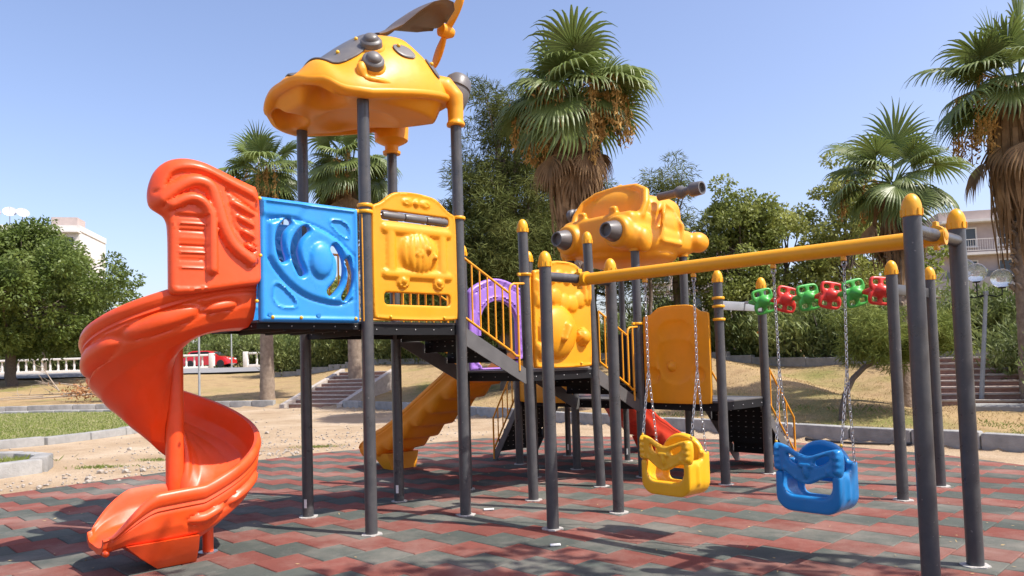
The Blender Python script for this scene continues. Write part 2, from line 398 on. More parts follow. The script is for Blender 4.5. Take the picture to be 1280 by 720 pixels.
# ------------------------------------------------------------------ rubber tiles
FLOOR = [(-11, 4.6), (-6.25, 9.15), (-6.45, 10.0), (-5.45, 11.7), (-3.65, 13.65), (-2.87, 13.93), (-1.32, 14.94), (-.6, 15.5), (1.2, 15.4), (3.2, 14.4), (4.75, 13.4), (5.6, 12.2), (6.3, 11.15), (6.66, 10.04), (7.1, 7), (7.0, 1), (5, -4), (-9, -4)]
FLOOR = [p for p in FLOOR if p != (-6.45, 10.0)]
FL = np.array(FLOOR)
m = MB(); m.prism([tuple(p) for p in FL], -.045, -.012)
M_SLAB = mat('slab_concrete', (.10, .095, .09), .9, var=.2)
slab = tag(m.build('rubber_floor', M_SLAB, None, 0), 'playground floor of interlocking red and green rubber tiles', None, None, 'structure')
def tile_mat(name, c):
    m = mat(name, c, .9, var=.13, nscale=2.4, bump=.5, bscale=160., spec=.15, objvar=.13, detail=9.)
    n = m.node_tree.nodes; l = m.node_tree.links; p = n['Principled BSDF']
    src = p.inputs['Base Color'].links[0].from_socket
    g = n.new('ShaderNodeNewGeometry')
    a = n.new('ShaderNodeTexNoise'); a.inputs['Scale'].default_value = 210; a.inputs['Detail'].default_value = 2; l.new(g.outputs['Position'], a.inputs['Vector'])
    rp = n.new('ShaderNodeValToRGB'); rp.color_ramp.elements[0].position = .35; rp.color_ramp.elements[1].position = .65
    rp.color_ramp.elements[0].color = (.62, .62, .62, 1); rp.color_ramp.elements[1].color = (1.25, 1.25, 1.25, 1); l.new(a.outputs['Fac'], rp.inputs[0])
    x = n.new('ShaderNodeMix'); x.data_type = 'RGBA'; x.blend_type = 'MULTIPLY'; x.inputs[0].default_value = .8; l.new(src, x.inputs[6]); l.new(rp.outputs[0], x.inputs[7])
    # pale dust lying in drifts
    b = n.new('ShaderNodeTexNoise'); b.inputs['Scale'].default_value = .8; b.inputs['Detail'].default_value = 9; b.inputs['Roughness'].default_value = .72; l.new(g.outputs['Position'], b.inputs['Vector'])
    r2 = n.new('ShaderNodeValToRGB'); r2.color_ramp.elements[0].position = .45; r2.color_ramp.elements[1].position = .78
    r2.color_ramp.elements[0].color = (0, 0, 0, 1); r2.color_ramp.elements[1].color = (.5, .5, .5, 1); l.new(b.outputs['Fac'], r2.inputs[0])
    y = n.new('ShaderNodeMix'); y.data_type = 'RGBA'; l.new(r2.outputs[0], y.inputs[0]); l.new(x.outputs[2], y.inputs[6]); y.inputs[7].default_value = (.42, .36, .30, 1)
    l.new(y.outputs[2], p.inputs['Base Color'])
    return m
M_TR = tile_mat('red_rubber', (.195, .066, .051)); M_TG = tile_mat('green_rubber', (.084, .094, .082))
TA = R(44.6); e2 = np.array([math.cos(TA), math.sin(TA)]); e1 = np.array([e2[1], -e2[0]]); TS = .403
T0 = np.array([-.85, 6.86])                      # a measured tile corner: e1 from here, -e2 across
def tile_mesh(poly, z1=0., z0=-.04, b=.006):
    P = np.array(poly); c = P.mean(0); mm = MB()
    Q = c + (P - c) * (1 - b * 2.2 / TS); k = len(P)
    mm.add([(x, y, z0) for x, y in P] + [(x, y, z1 - b) for x, y in P] + [(x, y, z1) for x, y in Q],
           [(i, (i + 1) % k, k + (i + 1) % k, k + i) for i in range(k)] + [(k + i, k + (i + 1) % k, 2 * k + (i + 1) % k, 2 * k + i) for i in range(k)] + [tuple(range(2 * k, 3 * k))])
    return mm
def clip(poly, CL):
    outp = list(poly)
    for i in range(len(CL)):
        a = CL[i]; b = CL[(i + 1) % len(CL)]; inp = outp; outp = []
        if not inp: break
        def sd2(p): return (b[0] - a[0]) * (p[1] - a[1]) - (b[1] - a[1]) * (p[0] - a[0])
        for j in range(len(inp)):
            p, q = inp[j - 1], inp[j]; dp, dq = sd2(p), sd2(q)
            if (dp >= 0) != (dq >= 0): t = dp / (dp - dq); outp.append((p[0] + (q[0] - p[0]) * t, p[1] + (q[1] - p[1]) * t))
            if dq >= 0: outp.append(q)
    return outp
hull = FL[::-1] if np.sum(FL[:, 0] * np.roll(FL[:, 1], -1) - FL[:, 1] * np.roll(FL[:, 0], -1)) < 0 else FL
# convex version of the outline for clipping
def convex(P):
    P = sorted(map(tuple, P)); 
    def half(P):
        o = []
        for p in P:
            while len(o) > 1 and (o[-1][0] - o[-2][0]) * (p[1] - o[-2][1]) - (o[-1][1] - o[-2][1]) * (p[0] - o[-2][0]) <= 0: o.pop()
            o.append(p)
        return o
    a = half(P); b = half(P[::-1]); return a[:-1] + b[:-1]
hull = convex(FL)
g = .0022
sq = [(g, -g), (TS - g, -g), (TS - g, -TS + g), (g, -TS + g)]
full = {}
for key, mm_ in (('r', M_TR), ('g', M_TG)):
    P = [tuple(e1 * a + e2 * b) for a, b in sq]; full[key] = tile_mesh(P).mesh('rubber_tile'); full[key].materials.append(mm_)
cand = []
for i in range(-45, 45):
    for j in range(-45, 45):
        o = T0 + e1 * (i * TS) + e2 * (i * TS / 2 + j * TS)
        P = [tuple(o + e1 * a + e2 * b) for a, b in sq]; c = np.mean(P, 0)
        if c[1] < -.5 and True:
            if c[1] < -3: continue
        Q = clip(P, hull)
        if len(Q) < 3: continue
        whole = inside(np.array(hull), np.array(P)).all()
        # size in the picture
        d = max(.5, c[1]); vis = c[1] > 4.2 and abs(c[0]) / c[1] < .72
        cand.append((-(1 / d ** 2.2 if vis else 0), o, P, Q, whole, 'r' if j % 2 == 0 else 'g'))
cand.sort(key=lambda t: t[0])
rest = {'r': MB(), 'g': MB()}; cnt = 0
for k, (sz, o, P, Q, whole, cc) in enumerate(cand):
    if cnt < 300 and sz < 0:
        cnt += 1
        if whole:
            t = bpy.data.objects.new('rubber_tile', full[cc]); col.objects.link(t); t.parent = slab; t.location = (o[0], o[1], random.uniform(-.0015, .001)); t.rotation_euler = (random.uniform(-.004, .004), random.uniform(-.004, .004), random.uniform(-.003, .003))
        else:
            me_ = tile_mesh(Q).mesh('rubber_tile'); me_.materials.append(M_TR if cc == 'r' else M_TG)
            t = bpy.data.objects.new('rubber_tile', me_); col.objects.link(t); t.parent = slab
    else:
        mm2 = tile_mesh(Q, random.uniform(-.0015, .001)); rest[cc].add(mm2.v, mm2.f)
for cc, nm, mt in (('r', 'red_tiles', M_TR), ('g', 'green_tiles', M_TG)):
    tag(rest[cc].build(nm, mt, slab, 0, fix=False), kind='stuff')

# ------------------------------------------------------------------ kerbs
M_KERB = mat('kerb_concrete', (.29, .285, .27), .9, var=.22, nscale=5., bump=.5, bscale=50., objvar=.12, spec=.2)
def kerb_run(path, name, label, h=.24, w=.22, ln=1.0, zoff=0., closed=False, topm=None, base=None):
    P = [Vector((*p, 0)) for p in path]
    if closed: P.append(P[0])
    root = tag(bpy.data.objects.new(name, None), label, None, None, 'structure'); col.objects.link(root)
    c = P[0]; root.location = (c.x, c.y, 0)
    seg = [(P[i + 1] - P[i]).length for i in range(len(P) - 1)]; tot = sum(seg); n = max(1, round(tot / ln)); L = tot / n
    mesh_ = None
    def at_(s):
        for i, q in enumerate(seg):
            if s <= q + 1e-6: return P[i] + (P[i + 1] - P[i]) * (s / q)
            s -= q
        return P[-1]
    for i in range(n):
        a, b = at_(i * L), at_((i + 1) * L); d = (b - a); ll = d.length
        if mesh_ is None:
            mm = MB(); mm.box((0, 0, 0), (L - .012, w, h + .3), None, .03, 2); mesh_ = mm.mesh('kerb_stone'); mesh_.materials.append(topm or M_KERB); mesh_.shade_smooth(); mesh_.set_sharp_from_angle(angle=R(35))
        o = bpy.data.objects.new('kerb_stone', mesh_); col.objects.link(o); o.parent = root
        z = (base(*((a + b) / 2)[:2]) if base else 0) + zoff + h - (h + .3) / 2 + random.uniform(-.012, .012)
        mid = (a + b) / 2 - root.location
        o.location = (mid.x, mid.y, z); o.rotation_euler = (random.uniform(-.012, .012), random.uniform(-.01, .01), math.atan2(d.y, d.x) + random.uniform(-.01, .01)); o.scale.x = ll / L
    return root
kerb_run(KERB[:9], 'kerb', 'grey concrete kerb along the foot of the dry grass bank')
kerb_run(KERB[9:13], 'kerb', 'grey concrete kerb beyond the oval lawn, ending at the palm trunk')
ISL = [(-22, 14.5), (-16, 14.9), (-13, 15.4), (-10.9, 16.6), (-10.1, 18.2), (-9.7, 20.2), (-9.75, 22.2), (-10.4, 24.4), (-11.8, 26.5), (-14, 28), (-18, 29), (-24, 29.4)]
def spl(P, n=5):
    out = []
    for i in range(len(P) - 1):
        p0, p1, p2, p3 = (Vector(P[max(0, i - 1)]), Vector(P[i]), Vector(P[i + 1]), Vector(P[min(len(P) - 1, i + 2)]))
        for k in range(n):
            t = k / n; q = .5 * ((2 * p1) + (p2 - p0) * t + (2 * p0 - 5 * p1 + 4 * p2 - p3) * t * t + (3 * p1 - p0 - 3 * p2 + p3) * t ** 3); out.append(tuple(q))
    out.append(tuple(P[-1])); return out
isl = spl(ISL, 4)
kerb_run(isl, 'kerb', 'curved grey kerb around the green lawn island', .15, .26, 1.1)
pl = [(-9.3 + 1.55 * math.cos(a), 12.35 + 1.15 * math.sin(a)) for a in np.linspace(0, 2 * PI, 25)[:-1]]
kerb_run(pl, 'kerb', 'round kerb of the small planter near the edge of the rubber floor', .2, .26, .75, closed=True)
# lawn and planter soil
M_LAWN = mat('lawn_soil', (.15, .16, .045), .95, base2=(.28, .25, .10), nscale=2.5, bump=.6, bscale=60.)
m = MB(); m.prism(isl + [(-40, 29.6), (-40, 14.3)], -.1, .075)
tag(m.build('lawn', M_LAWN, None, 0), 'green lawn island inside a curved kerb', None, None, 'structure')
M_SOIL = mat('planter_soil', (.33, .25, .16), .95, base2=(.42, .34, .2), nscale=4., bump=.6, bscale=60.)
m = MB(); m.prism(pl, -.1, .10)
tag(m.build('planter_soil', M_SOIL, None, 0), 'dry soil filling the small round planter', None, None, 'structure')
# ------------------------------------------------------------------ playground: posts, decks, stairs
PR = .057
def dome_profile(r, h):
    return [(r * 1.0, 0), (r * 1.1, .004), (r * 1.1, .05)] + [(r * 1.1 * math.cos(t), .05 + (h - .05) * math.sin(t)) for t in np.linspace(0.15, 1.5, 7)] + [(.002, h)]
MESH = {}
def post(parent, u, v, h, capped=True, r=PR, lean=(0, 0), sticker=False):
    m = MB(); top = (u + lean[0], v + lean[1], h)
    m.cyl((u, v, -.03), top, r, n=24)
    p = m.build('post', M_POST, parent, 50)
    f = MB(); n = 14
    pl_ = [(u + (r + .035) * (1 + random.uniform(-.14, .22)) * math.cos(2 * PI * i / n), v + (r + .035) * (1 + random.uniform(-.14, .22)) * math.sin(2 * PI * i / n)) for i in range(n)]
    f.prism(pl_, -.02, .008); f.build('footing', M_FLANGE, p, 0)
    if capped:
        c = MB(); c.lathe(dome_profile(r, .155), Matrix.Translation((top[0], top[1], h - .02)), 24)
        for k in range(9): a = 2 * PI * k / 9; c.box((top[0] + r * 1.1 * math.cos(a), top[1] + r * 1.1 * math.sin(a), h + .008), (.012, .012, .045), Matrix.Rotation(a, 3, 'Z'))
        c.build('post_cap', M_YELLOW, p, 40)
    if sticker:
        s_ = MB(); a0 = -2.6 - TH + .55
        vs = []
        for k in range(4):
            a = a0 + k * .18
            vs += [(u + (r + .001) * math.cos(a), v + (r + .001) * math.sin(a), .1), (u + (r + .001) * math.cos(a), v + (r + .001) * math.sin(a), .19)]
        s_.add(vs, [(2 * k, 2 * k + 2, 2 * k + 3, 2 * k + 1) for k in range(3)]); s_.build('sticker', M_WHITE, p, 0)
    return p
M_WHITE = mat('white_paper', (.75, .75, .73), .6)
def clamp(parent, u, v, z, m=None, r=PR, w=.032, ang=None):
    c = MB(); c.lathe([(r, -w / 2), (r + .014, -w / 2), (r + .019, -w / 4), (r + .019, w / 4), (r + .014, w / 2), (r, w / 2)], Matrix.Translation((u, v, z)), 20)
    if ang is not None: c.box((u + math.cos(ang) * (r + .03), v + math.sin(ang) * (r + .03), z), (.05, .03, w), Matrix.Rotation(ang, 3, 'Z'), .005)
    return c.build('clamp', m or M_YELLOW, parent, 40)
def deck(parent, u0, u1, v0, v1, z, name='deck', fh=.1):
    m = MB(); m.box(((u0 + u1) / 2, (v0 + v1) / 2, z - .012), (u1 - u0, v1 - v0, .024), None, .004)
    d = m.build(name, M_DECK, parent, 30)
    b = MB()
    for (a0, a1, c0, c1) in ((u0, u1, v0, v0 + .02), (u0, u1, v1 - .02, v1), (u0, u0 + .02, v0 + .02, v1 - .02), (u1 - .02, u1, v0 + .02, v1 - .02)):
        b.box(((a0 + a1) / 2, (c0 + c1) / 2, z - .025 - fh / 2), (a1 - a0, c1 - c0, fh))
    for k in range(1, 4): b.box((u0 + (u1 - u0) * k / 4, (v0 + v1) / 2, z - .06), (.03, v1 - v0 - .05, .06))
    b.build('deck_frame', M_DARK, d, 30)
    h = MB()                                   # rows of screw heads along the frame
    for k in range(5):
        uu_ = u0 + (u1 - u0) * (k + .5) / 5
        h.ball((uu_, v0 - .002, z - .025 - fh / 2), (.007, .005, .007), 8, 6)
        h.ball((u0 - .002, v0 + (v1 - v0) * (k + .5) / 5, z - .025 - fh / 2), (.005, .007, .007), 8, 6)
    tag(h.build('screw_heads', M_GALV, d, 40), kind='stuff')
    return d
def perf_plate(m, c, sx, sy, axis_u):          # tread: plate with folded lips
    m.box((c[0], c[1], c[2] - .008), (sx, sy, .016))
    m.box((c[0] - sx / 2 + .006, c[1], c[2] - .04), (.012, sy, .05)); m.box((c[0] + sx / 2 - .006, c[1], c[2] - .04), (.012, sy, .05))
def stairs(root, A, B, z0, z1, wv, n, rails=(0, 1), railh=.72, axis='u', steps_m=None, foot=False, balu=6, curl=True):
    """flight from A (top) to B (bottom) along u or v; wv = the two edge positions on the other axis"""
    def P(s, t, z): return (A + (B - A) * s, wv[0] + (wv[1] - wv[0]) * t, z) if axis == 'u' else (wv[0] + (wv[1] - wv[0]) * t, A + (B - A) * s, z)
    sg = 1 if B > A else -1; run = abs(B - A); dz = z1 - z0
    for t, e in ((0, 1), (1, -1)):
        m = MB(); o = .015 / abs(wv[1] - wv[0]) * e
        pts = [(0, z0 - .01), (1, z1 - .01), (1, z1 - .13), (.93, z1 - .15) if not foot else (1, z1 - .02), (0, z0 - .20)]
        if foot: pts = [(0, z0 - .01), (.98, z1 + .10), (1.0, z1 + .0), (.88, z1), (0, z0 - .17)]
        vs = [P(s, t, z) for s, z in pts] + [P(s, t + o, z) for s, z in pts]; k = len(pts)
        m.add(vs, [tuple(range(k)), tuple(range(2 * k - 1, k - 1, -1))] + [(i, (i + 1) % k, k + (i + 1) % k, k + i) for i in range(k)])
        m.build('stringer', M_DECK, root, 20)
    tr = None
    for i in range(n):
        s = (i + .5) / n; zt = z0 + dz * (i + 1) / (n + (0 if foot else 1)) + (.02 if foot else 0)
        if foot: zt = z0 + dz * (i + 1) / (n + 1)
        m = MB(); a = P(s - .5 / n, .03, zt); b = P(s + .62 / n if i < n - 1 else s + .5 / n, .97, zt)
        c = [(a[0] + b[0]) / 2, (a[1] + b[1]) / 2, zt]; sz = [abs(b[0] - a[0]), abs(b[1] - a[1])]
        m.box((c[0], c[1], zt - .01), (sz[0], sz[1], .02))
        d = m.build('tread', M_DARK, root, 20)
        # riser plate behind each tread with slotted rows
        rz = abs(dz) / (n + 1); ra = P(s - .5 / n, .03, 0); rb = P(s - .5 / n, .97, 0)
        q = MB()
        if axis == 'u': q.box((ra[0] + .01 * sg, (ra[1] + rb[1]) / 2, zt + rz / 2 - .02), (.012, abs(rb[1] - ra[1]), rz + .02))
        else: q.box(((ra[0] + rb[0]) / 2, ra[1] + .01 * sg, zt + rz / 2 - .02), (abs(rb[0] - ra[0]), .012, rz + .02))
        q.build('riser', M_DARK, d, 20)
        q = MB()
        for j in range(7):
            for kk in (0, 1):
                t = .12 + .76 * j / 6; pp = P(s - .5 / n, t, zt + rz * (.3 + .4 * kk))
                if axis == 'u': q.box((pp[0] + (.01 - .0075) * sg, pp[1], pp[2]), (.003, .02 if (j + kk) % 3 else .03, .006))
                else: q.box((pp[0], pp[1] + .0025 * sg, pp[2]), (.02, .003, .006))
        tag(q.build('grip_dimples', M_GALV, d, 0), kind='stuff')
    for t in rails:
        rm = MB(); r = .014
        f = lambda s, z: Vector(P(s, t, z))
        s0, s1 = .06, .72 if curl else .96
        hi0, hi1 = z0 + dz * s0 + railh, z0 + dz * s1 + railh
        lo0, lo1 = z0 + dz * s0 + .09, z0 + dz * s1 + .09
        if curl:
            zt = hi1 + .10
            path = [f(s0, hi0), f(s1 - .02, hi1)]
            rm.tube(path, r, 10)
            rm.tube([f(s0, lo0), f(s1, lo1 - .02), f(s1 + .07, lo1 - .07), f(s1 + .12, lo1 - .075)], r, 10)
            rm.tube([f(s1, lo1 - .02), f(s1, zt - .06), f(s1 + .02, zt - .02), f(s1 + .06, zt), f(.96, zt + .01)], r, 10)
            rm.tube([f(s1 + .12, zt), f(s1 + .12, z1 + .0)], r, 10)
            for k in range(balu):
                s = s0 + (s1 - s0) * (k + .0) / balu
                rm.tube([f(s, z0 + dz * s + .09), f(s, z0 + dz * s + railh)], .010, 8)
        else:
            rm.tube([f(s0, hi0 + .25), f(s0, hi0), f(s1, hi1), f(s1, z1 + .02)], r, 10)
            rm.tube([f(s0, hi0 + .25), f(s0 - .05, hi0 + .28), f(-.02, hi0 + .28)], r, 10)
            rm.tube([f(s0, hi0), f(s0, z0 + .0)], r, 10)
            rm.tube([f(s0, lo0 + .04), f(s1, lo1 + .04)], r, 10)
            for k in range(1, balu):
                s = s0 + (s1 - s0) * k / balu
                rm.tube([f(s, z0 + dz * s + .12), f(s, z0 + dz * s + railh)], .010, 8)
        rm.build('handrail', M_RAIL, root, 50)
def bolts(parent, pts, m=None, r=.016):
    for p in pts:
        b = MB(); b.ball(p, r, 10, 6); b.build('bolt', m or M_BOLT, parent, 60)
mapV = lambda u0, v, z0: (lambda a, b, h: (u0 + a, v - h, z0 + b))         # panel facing -v
mapVr = lambda u0, v, z0: (lambda a, b, h: (u0 + a, v + h, z0 + b))        # panel facing +v
mapU = lambda u, v0, z0: (lambda a, b, h: (u + h, v0 - a, z0 + b))         # panel facing +u, seen from behind by the camera

def spl2(P, n=4):
    out = []
    for i in range(len(P) - 1):
        p0, p1, p2, p3 = (Vector(P[max(0, i - 1)]), Vector(P[i]), Vector(P[i + 1]), Vector(P[min(len(P) - 1, i + 2)]))
        for k in range(n):
            t = k / n; out.append(tuple(.5 * ((2 * p1) + (p2 - p0) * t + (2 * p0 - 5 * p1 + 4 * p2 - p3) * t * t + (3 * p1 - p0 - 3 * p2 + p3) * t ** 3)))
    return out + [tuple(P[-1])]
# ---- tower under the flying-machine roof
ZA, ZB, ZC = 1.97, 1.45, 1.0
tA = pthing('play_tower', .56, .6, 'tall four-post play tower with blue guard panels and yellow vehicle panel', 'play tower')
post(tA, 0, 0, 4.25, False); post(tA, 0, 1.22, 4.2, False, sticker=True); post(tA, 1.12, 0, 4.15, False); post(tA, 1.12, 1.2, 4.1, False, sticker=True)
deck(tA, .0, 1.12, .02, 1.2, ZA)
deck(tA, -1.06, -.004, .03, 1.02, ZA, 'landing', .05)
# yellow vehicle panel
def reliefA(X):
    a, b = X[:, 0], X[:, 1]; h = np.zeros(len(X))
    seg = lambda p, q: dist_seg(X, np.array(p), np.array(q))
    h = np.maximum(h, .028 * rnd(seg((.15, .885), (.9, .885)), .05))
    h = np.maximum(h, .026 * rnd(seg((.21, .5), (.21, .84)), .055)); h = np.maximum(h, .026 * rnd(seg((.83, .5), (.83, .84)), .055))
    h = np.maximum(h, .03 * rnd(seg((.15, .45), (.9, .45)), .048))
    for wx in (.34, .77):
        d = np.hypot(a - wx, b - .385); h = np.maximum(h, .05 * rnd(d, .072)); h -= .018 * np.exp(-((d - .04) / .012) ** 2)
    d = np.hypot((a - .53) / 1.08, b - .665); h = np.maximum(h, .018 * plate(d, .235, .04)); ball = .085 * rnd(d, .205)
    for k in range(-2, 3): ball -= .012 * np.exp(-((a - .53 - k * .08 * (1 - ((b - .665) / .3) ** 2)) / .013) ** 2) * (ball > .01)
    h = np.maximum(h, ball)
    h = np.maximum(h, .12 * rnd(np.hypot((a - .60) / .8, b - .70), .06)); h = np.maximum(h, .105 * rnd(np.hypot((a - .50) / 1.3, (b - .655)), .055)); h = np.maximum(h, .10 * rnd(np.hypot((a - .69) / .8, b - .63), .05))
    h -= .018 * plate(np.hypot((a - .50) / 1.3, (b - .655)), .03, .02)
    for s in (-1, 1): h = np.maximum(h, .022 * rnd(np.hypot((a - .52 - s * .105) / 1.75, b - 1.165 + .2 * s * 0), .04)); h -= .012 * plate(np.hypot((a - .52 - s * .12) / 1.6, b - 1.165), .018, .012)
    h = np.maximum(h, .03 * rnd(np.hypot(a - .52, b - 1.165), .036))
    h += .012 * plate(dist_poly(OUTA, X), .035, .02)
    return h
OUTA = smooth_poly([(0, .05), (0, 1.06), (.02, 1.10), (.10, 1.125), (.2, 1.21), (.28, 1.255), (.5, 1.275), (.74, 1.255), (.82, 1.21), (.92, 1.125), (1.0, 1.10), (1.02, 1.06), (1.02, .05), (.99, .0), (.03, .0)], 2)
slotR = rrect(.11, .92, .965, 1.06, .03); slotW = rrect(.13, .92, .155, .27, .035)
pA = panel_mb(OUTA, [slotR, slotW], reliefA, mapV(.05, -.005, ZA + .01), .045, .0155, .014).build('vehicle_panel', M_YPANEL, tA, 50)
for k in range(3):
    m = MB(); x0 = .05 + .125 + k * .262; m.lathe([(.012, 0), (.036, .004), (.04, .02), (.04, .235), (.036, .252), (.012, .256)], Matrix.Translation((x0, -.008, ZA + .01 + 1.013)) @ Matrix.Rotation(PI / 2, 4, 'Y'), 20); m.build('roller', M_GPLAST, pA, 40)
m = MB(); m.cyl((.16, -.008, ZA + 1.023), (.97, -.008, ZA + 1.023), .011, n=8); m.build('roller_axle', M_GALV, pA)
m = MB()
for k in range(7): m.cyl((.36 + k * .095, .09, ZA + .10), (.36 + k * .095, .09, ZA + .33), .009, n=8)
m.build('slot_bars', M_RAIL, pA, 40)
bolts(pA, [(.24, -.035, ZA + .045), (.88, -.035, ZA + .045)])
for (u, v) in ((0, 0), (1.12, 0)): clamp(tA, u, v, ZA + 1.09, ang=0 if u == 0 else PI)
clamp(tA, 0, 0, ZA + 1.03, ang=PI); 
# blue landing guards
def reliefBlue(X):
    a, b = X[:, 0], X[:, 1]; h = np.zeros(len(X))
    dl = dist_poly(LENS, X); ins = inside(LENS, X)
    h += np.where(ins, .030 * sstep(0, .05, dl), 0) - .010 * np.exp(-(dl / .012) ** 2)
    el = np.hypot((a - .55) / .72, b - .55)
    h += .012 * plate(el, .20, .02) - .016 * np.exp(-((el - .175) / .018) ** 2) + .036 * rnd(el, .145)
    for P in TRI:
        i2 = inside(P, X); dd = dist_poly(P, X); h += np.where(i2, -.012 * sstep(0, .012, dd), 0) + .010 * np.exp(-(dd / .012) ** 2)
    h += .016 * plate(dist_poly(OUTB, X), .055, .02)
    h += .02 * sstep(.88, .93, b) * (1 - sstep(.36, .46, a + (1.0 - b) * .6)) 
    for P in BLH:
        dd = dist_poly(P, X); h += .012 * np.exp(-(dd / .02) ** 2)
    return h
OUTB = np.array(rrect(0, .95, 0, 1.06, .02, 3))
LENS = np.array(spl2([(.06, .86), (.22, .905), (.40, .885), (.58, .835), (.75, .75), (.90, .62)]) + spl2([(.90, .22), (.75, .16), (.58, .175), (.40, .225), (.24, .33), (.12, .46), (.06, .56)]))
TRI = [smooth_poly([(.11, .12), (.40, .12), (.11, .40)], 2), smooth_poly([(.86, .93), (.60, .93), (.86, .72)], 2)]
BLH = [capsule(spl2([(.255, .865), (.195, .79), (.175, .70), (.185, .61), (.205, .545)]), .032), capsule(spl2([(.425, .82), (.35, .74), (.315, .64), (.33, .53), (.375, .435)]), .034), capsule(spl2([(.70, .665), (.75, .58), (.76, .47), (.73, .36), (.655, .275)]), .034), capsule(spl2([(.835, .56), (.865, .47), (.86, .37), (.83, .29), (.795, .23)]), .030)]
for v_, mp in ((-.02, mapV), (1.06, mapVr)):
    pb = panel_mb(OUTB, BLH, reliefBlue, mp(-1.06, v_, ZA - .02), .06, .0135, .016).build('guard_panel', M_BLUE, tA, 50)
    s_ = -1 if v_ < 0 else 1
    bolts(pb, [(-.96, v_ + s_ * .045, ZA + .02), (-.70, v_ + s_ * .045, ZA + .02), (-.16, v_ + s_ * .045, ZA + .02)])
    for q in (-1.0, -.55): 
        m = MB(); m.lathe([(.004, 0), (.02, 0), (.02, .012), (.004, .012)], Matrix.Translation((q + .02, v_ + s_ * .035, ZA + .04)) @ Matrix.Rotation(PI / 2, 4, 'X'), 12); m.build('plug', M_SEATB, pb, 40)
m = MB()
for u_ in (-.045,):
    m.tube([(u_, -.02, ZA), (u_, -.02, ZA + 1.0), (u_ + .02, -.01, ZA + 1.03), (0, 0, ZA + 1.03)], .012, 8)
m.build('guard_rail', M_RAIL, tA, 50)
# back guard of yellow bars
m = MB()
for z in (ZA + .1, ZA + .8): m.tube([(.06, 1.2, z), (1.06, 1.2, z)], .013, 8)
for k in range(1, 9): m.cyl((.06 + k * .111, 1.2, ZA + .1), (.06 + k * .111, 1.2, ZA + .8), .01, n=8)
m.build('guard_rail', M_RAIL, tA, 50)

# ---- stair between the tall tower and the middle tower
sAB = pthing('stair_flight', 1.6, .6, 'steel stair flight with yellow handrail below the yellow vehicle panel', 'stairs')
stairs(sAB, 1.14, 2.12, ZA, ZB, (.03, 1.15), 3)
# ---- middle tower
tB = pthing('play_tower', 2.7, .6, 'middle play tower with purple arch and yellow character panel', 'play tower')
post(tB, 2.13, .04, 3.03, lean=(-.03, .02)); post(tB, 3.28, .04, 3.0, lean=(-.05, .05)); post(tB, 2.13, 1.2, 2.9); post(tB, 3.28, 1.2, 2.9)
deck(tB, 2.13, 3.28, .06, 1.2, ZB)
OUTC = smooth_poly([(0, .03), (0, 1.1), (.03, 1.13), (.16, 1.14), (.22, 1.2), (.3, 1.25), (.5, 1.265), (.70, 1.25), (.78, 1.2), (.84, 1.14), (.94, 1.13), (.97, 1.1), (.97, .03), (.94, 0), (.03, 0)], 2)
def reliefC(X):
    a, b = X[:, 0], X[:, 1]; h = np.zeros(len(X))
    h = np.maximum(h, .13 * rnd(np.hypot((a - .36) / 1.0, b - .42), .31))
    h = np.maximum(h, .19 * rnd(dist_seg(X, np.array((.42, .47)), np.array((.34, .33))) * np.interp(b, [.3, .5], [1.7, 1.0]), .085))
    h = np.maximum(h, .10 * rnd(np.hypot(a - .80, b - .36), .11)); h -= .02 * plate(np.abs(np.hypot(a - .80, b - .36) - .085), .012, .01)
    h = np.maximum(h, .07 * rnd(np.hypot(a - .10, b - .22), .10))
    for k in range(7): h = np.maximum(h, .035 * rnd(np.hypot(a - .08 - k * .14, b - .80 - .05 * math.sin(k * 1.3)), .10))
    for k in range(4): h = np.maximum(h, .03 * rnd(np.hypot(a - .30 - k * .13, b - 1.05 - .03 * (k % 2)), .075))
    h = np.maximum(h, .04 * rnd(dist_seg(X, np.array((.06, .85)), np.array((.06, 1.0))), .03)); h = np.maximum(h, .05 * rnd(dist_seg(X, np.array((.84, .82)), np.array((.84, 1.0))), .035)); h = np.maximum(h, .05 * rnd(dist_seg(X, np.array((.92, .82)), np.array((.92, 1.0))), .03))
    h += .012 * plate(dist_poly(OUTC, X), .04, .02)
    return h
pB = panel_mb(OUTC, [], reliefC, mapV(2.19, .03, ZB + .01), .05, .0165, .014).build('character_panel', M_YPANEL, tB, 50)
m = MB(); m.box((2.165, .06, ZB + .55), (.05, .05, 1.05), None, .01); m.build('panel_edge', M_YPANEL, pB, 30)
bolts(pB, [(2.42, -.005, ZB + .06), (2.95, -.005, ZB + .06)])
clamp(tB, 2.11, .055, 2.53, ang=PI); clamp(tB, 2.11, .055, 2.53 - .002, ang=0, w=.028)
# purple arch over the slide mouth
OUTP = smooth_poly([(0, 0), (0, .95), (.03, 1.02), (.2, 1.12), (.45, 1.19), (.72, 1.15), (.98, 1.03), (1.02, .97), (1.02, 0)], 2)
OUTP = np.array([(0, 0)] + [tuple(p) for p in OUTP if p[1] > .04] + [(1.02, 0)])
if OUTP[1][0] > .5: OUTP = OUTP[::-1]
archh = [(.2, .03), (.2, .62)] + arc(.51, .62, .31, 180, 0, 14, .27)[1:-1] + [(.82, .62), (.82, .03)]
def reliefP(X):
    h = .02 * plate(np.abs(dist_poly(archh, X) - .055), .012, .01) + .015 * plate(dist_poly(OUTP, X), .05, .02)
    h -= .018 * plate(np.abs(dist_poly(OUTP, X) - .085), .008, .006) * (X[:, 1] > .75)
    return h
pP = panel_mb(OUTP, [archh], reliefP, mapV(2.19, 1.2, ZB), .07, .018, .016).build('arch_panel', M_PURPLE, tB, 50)
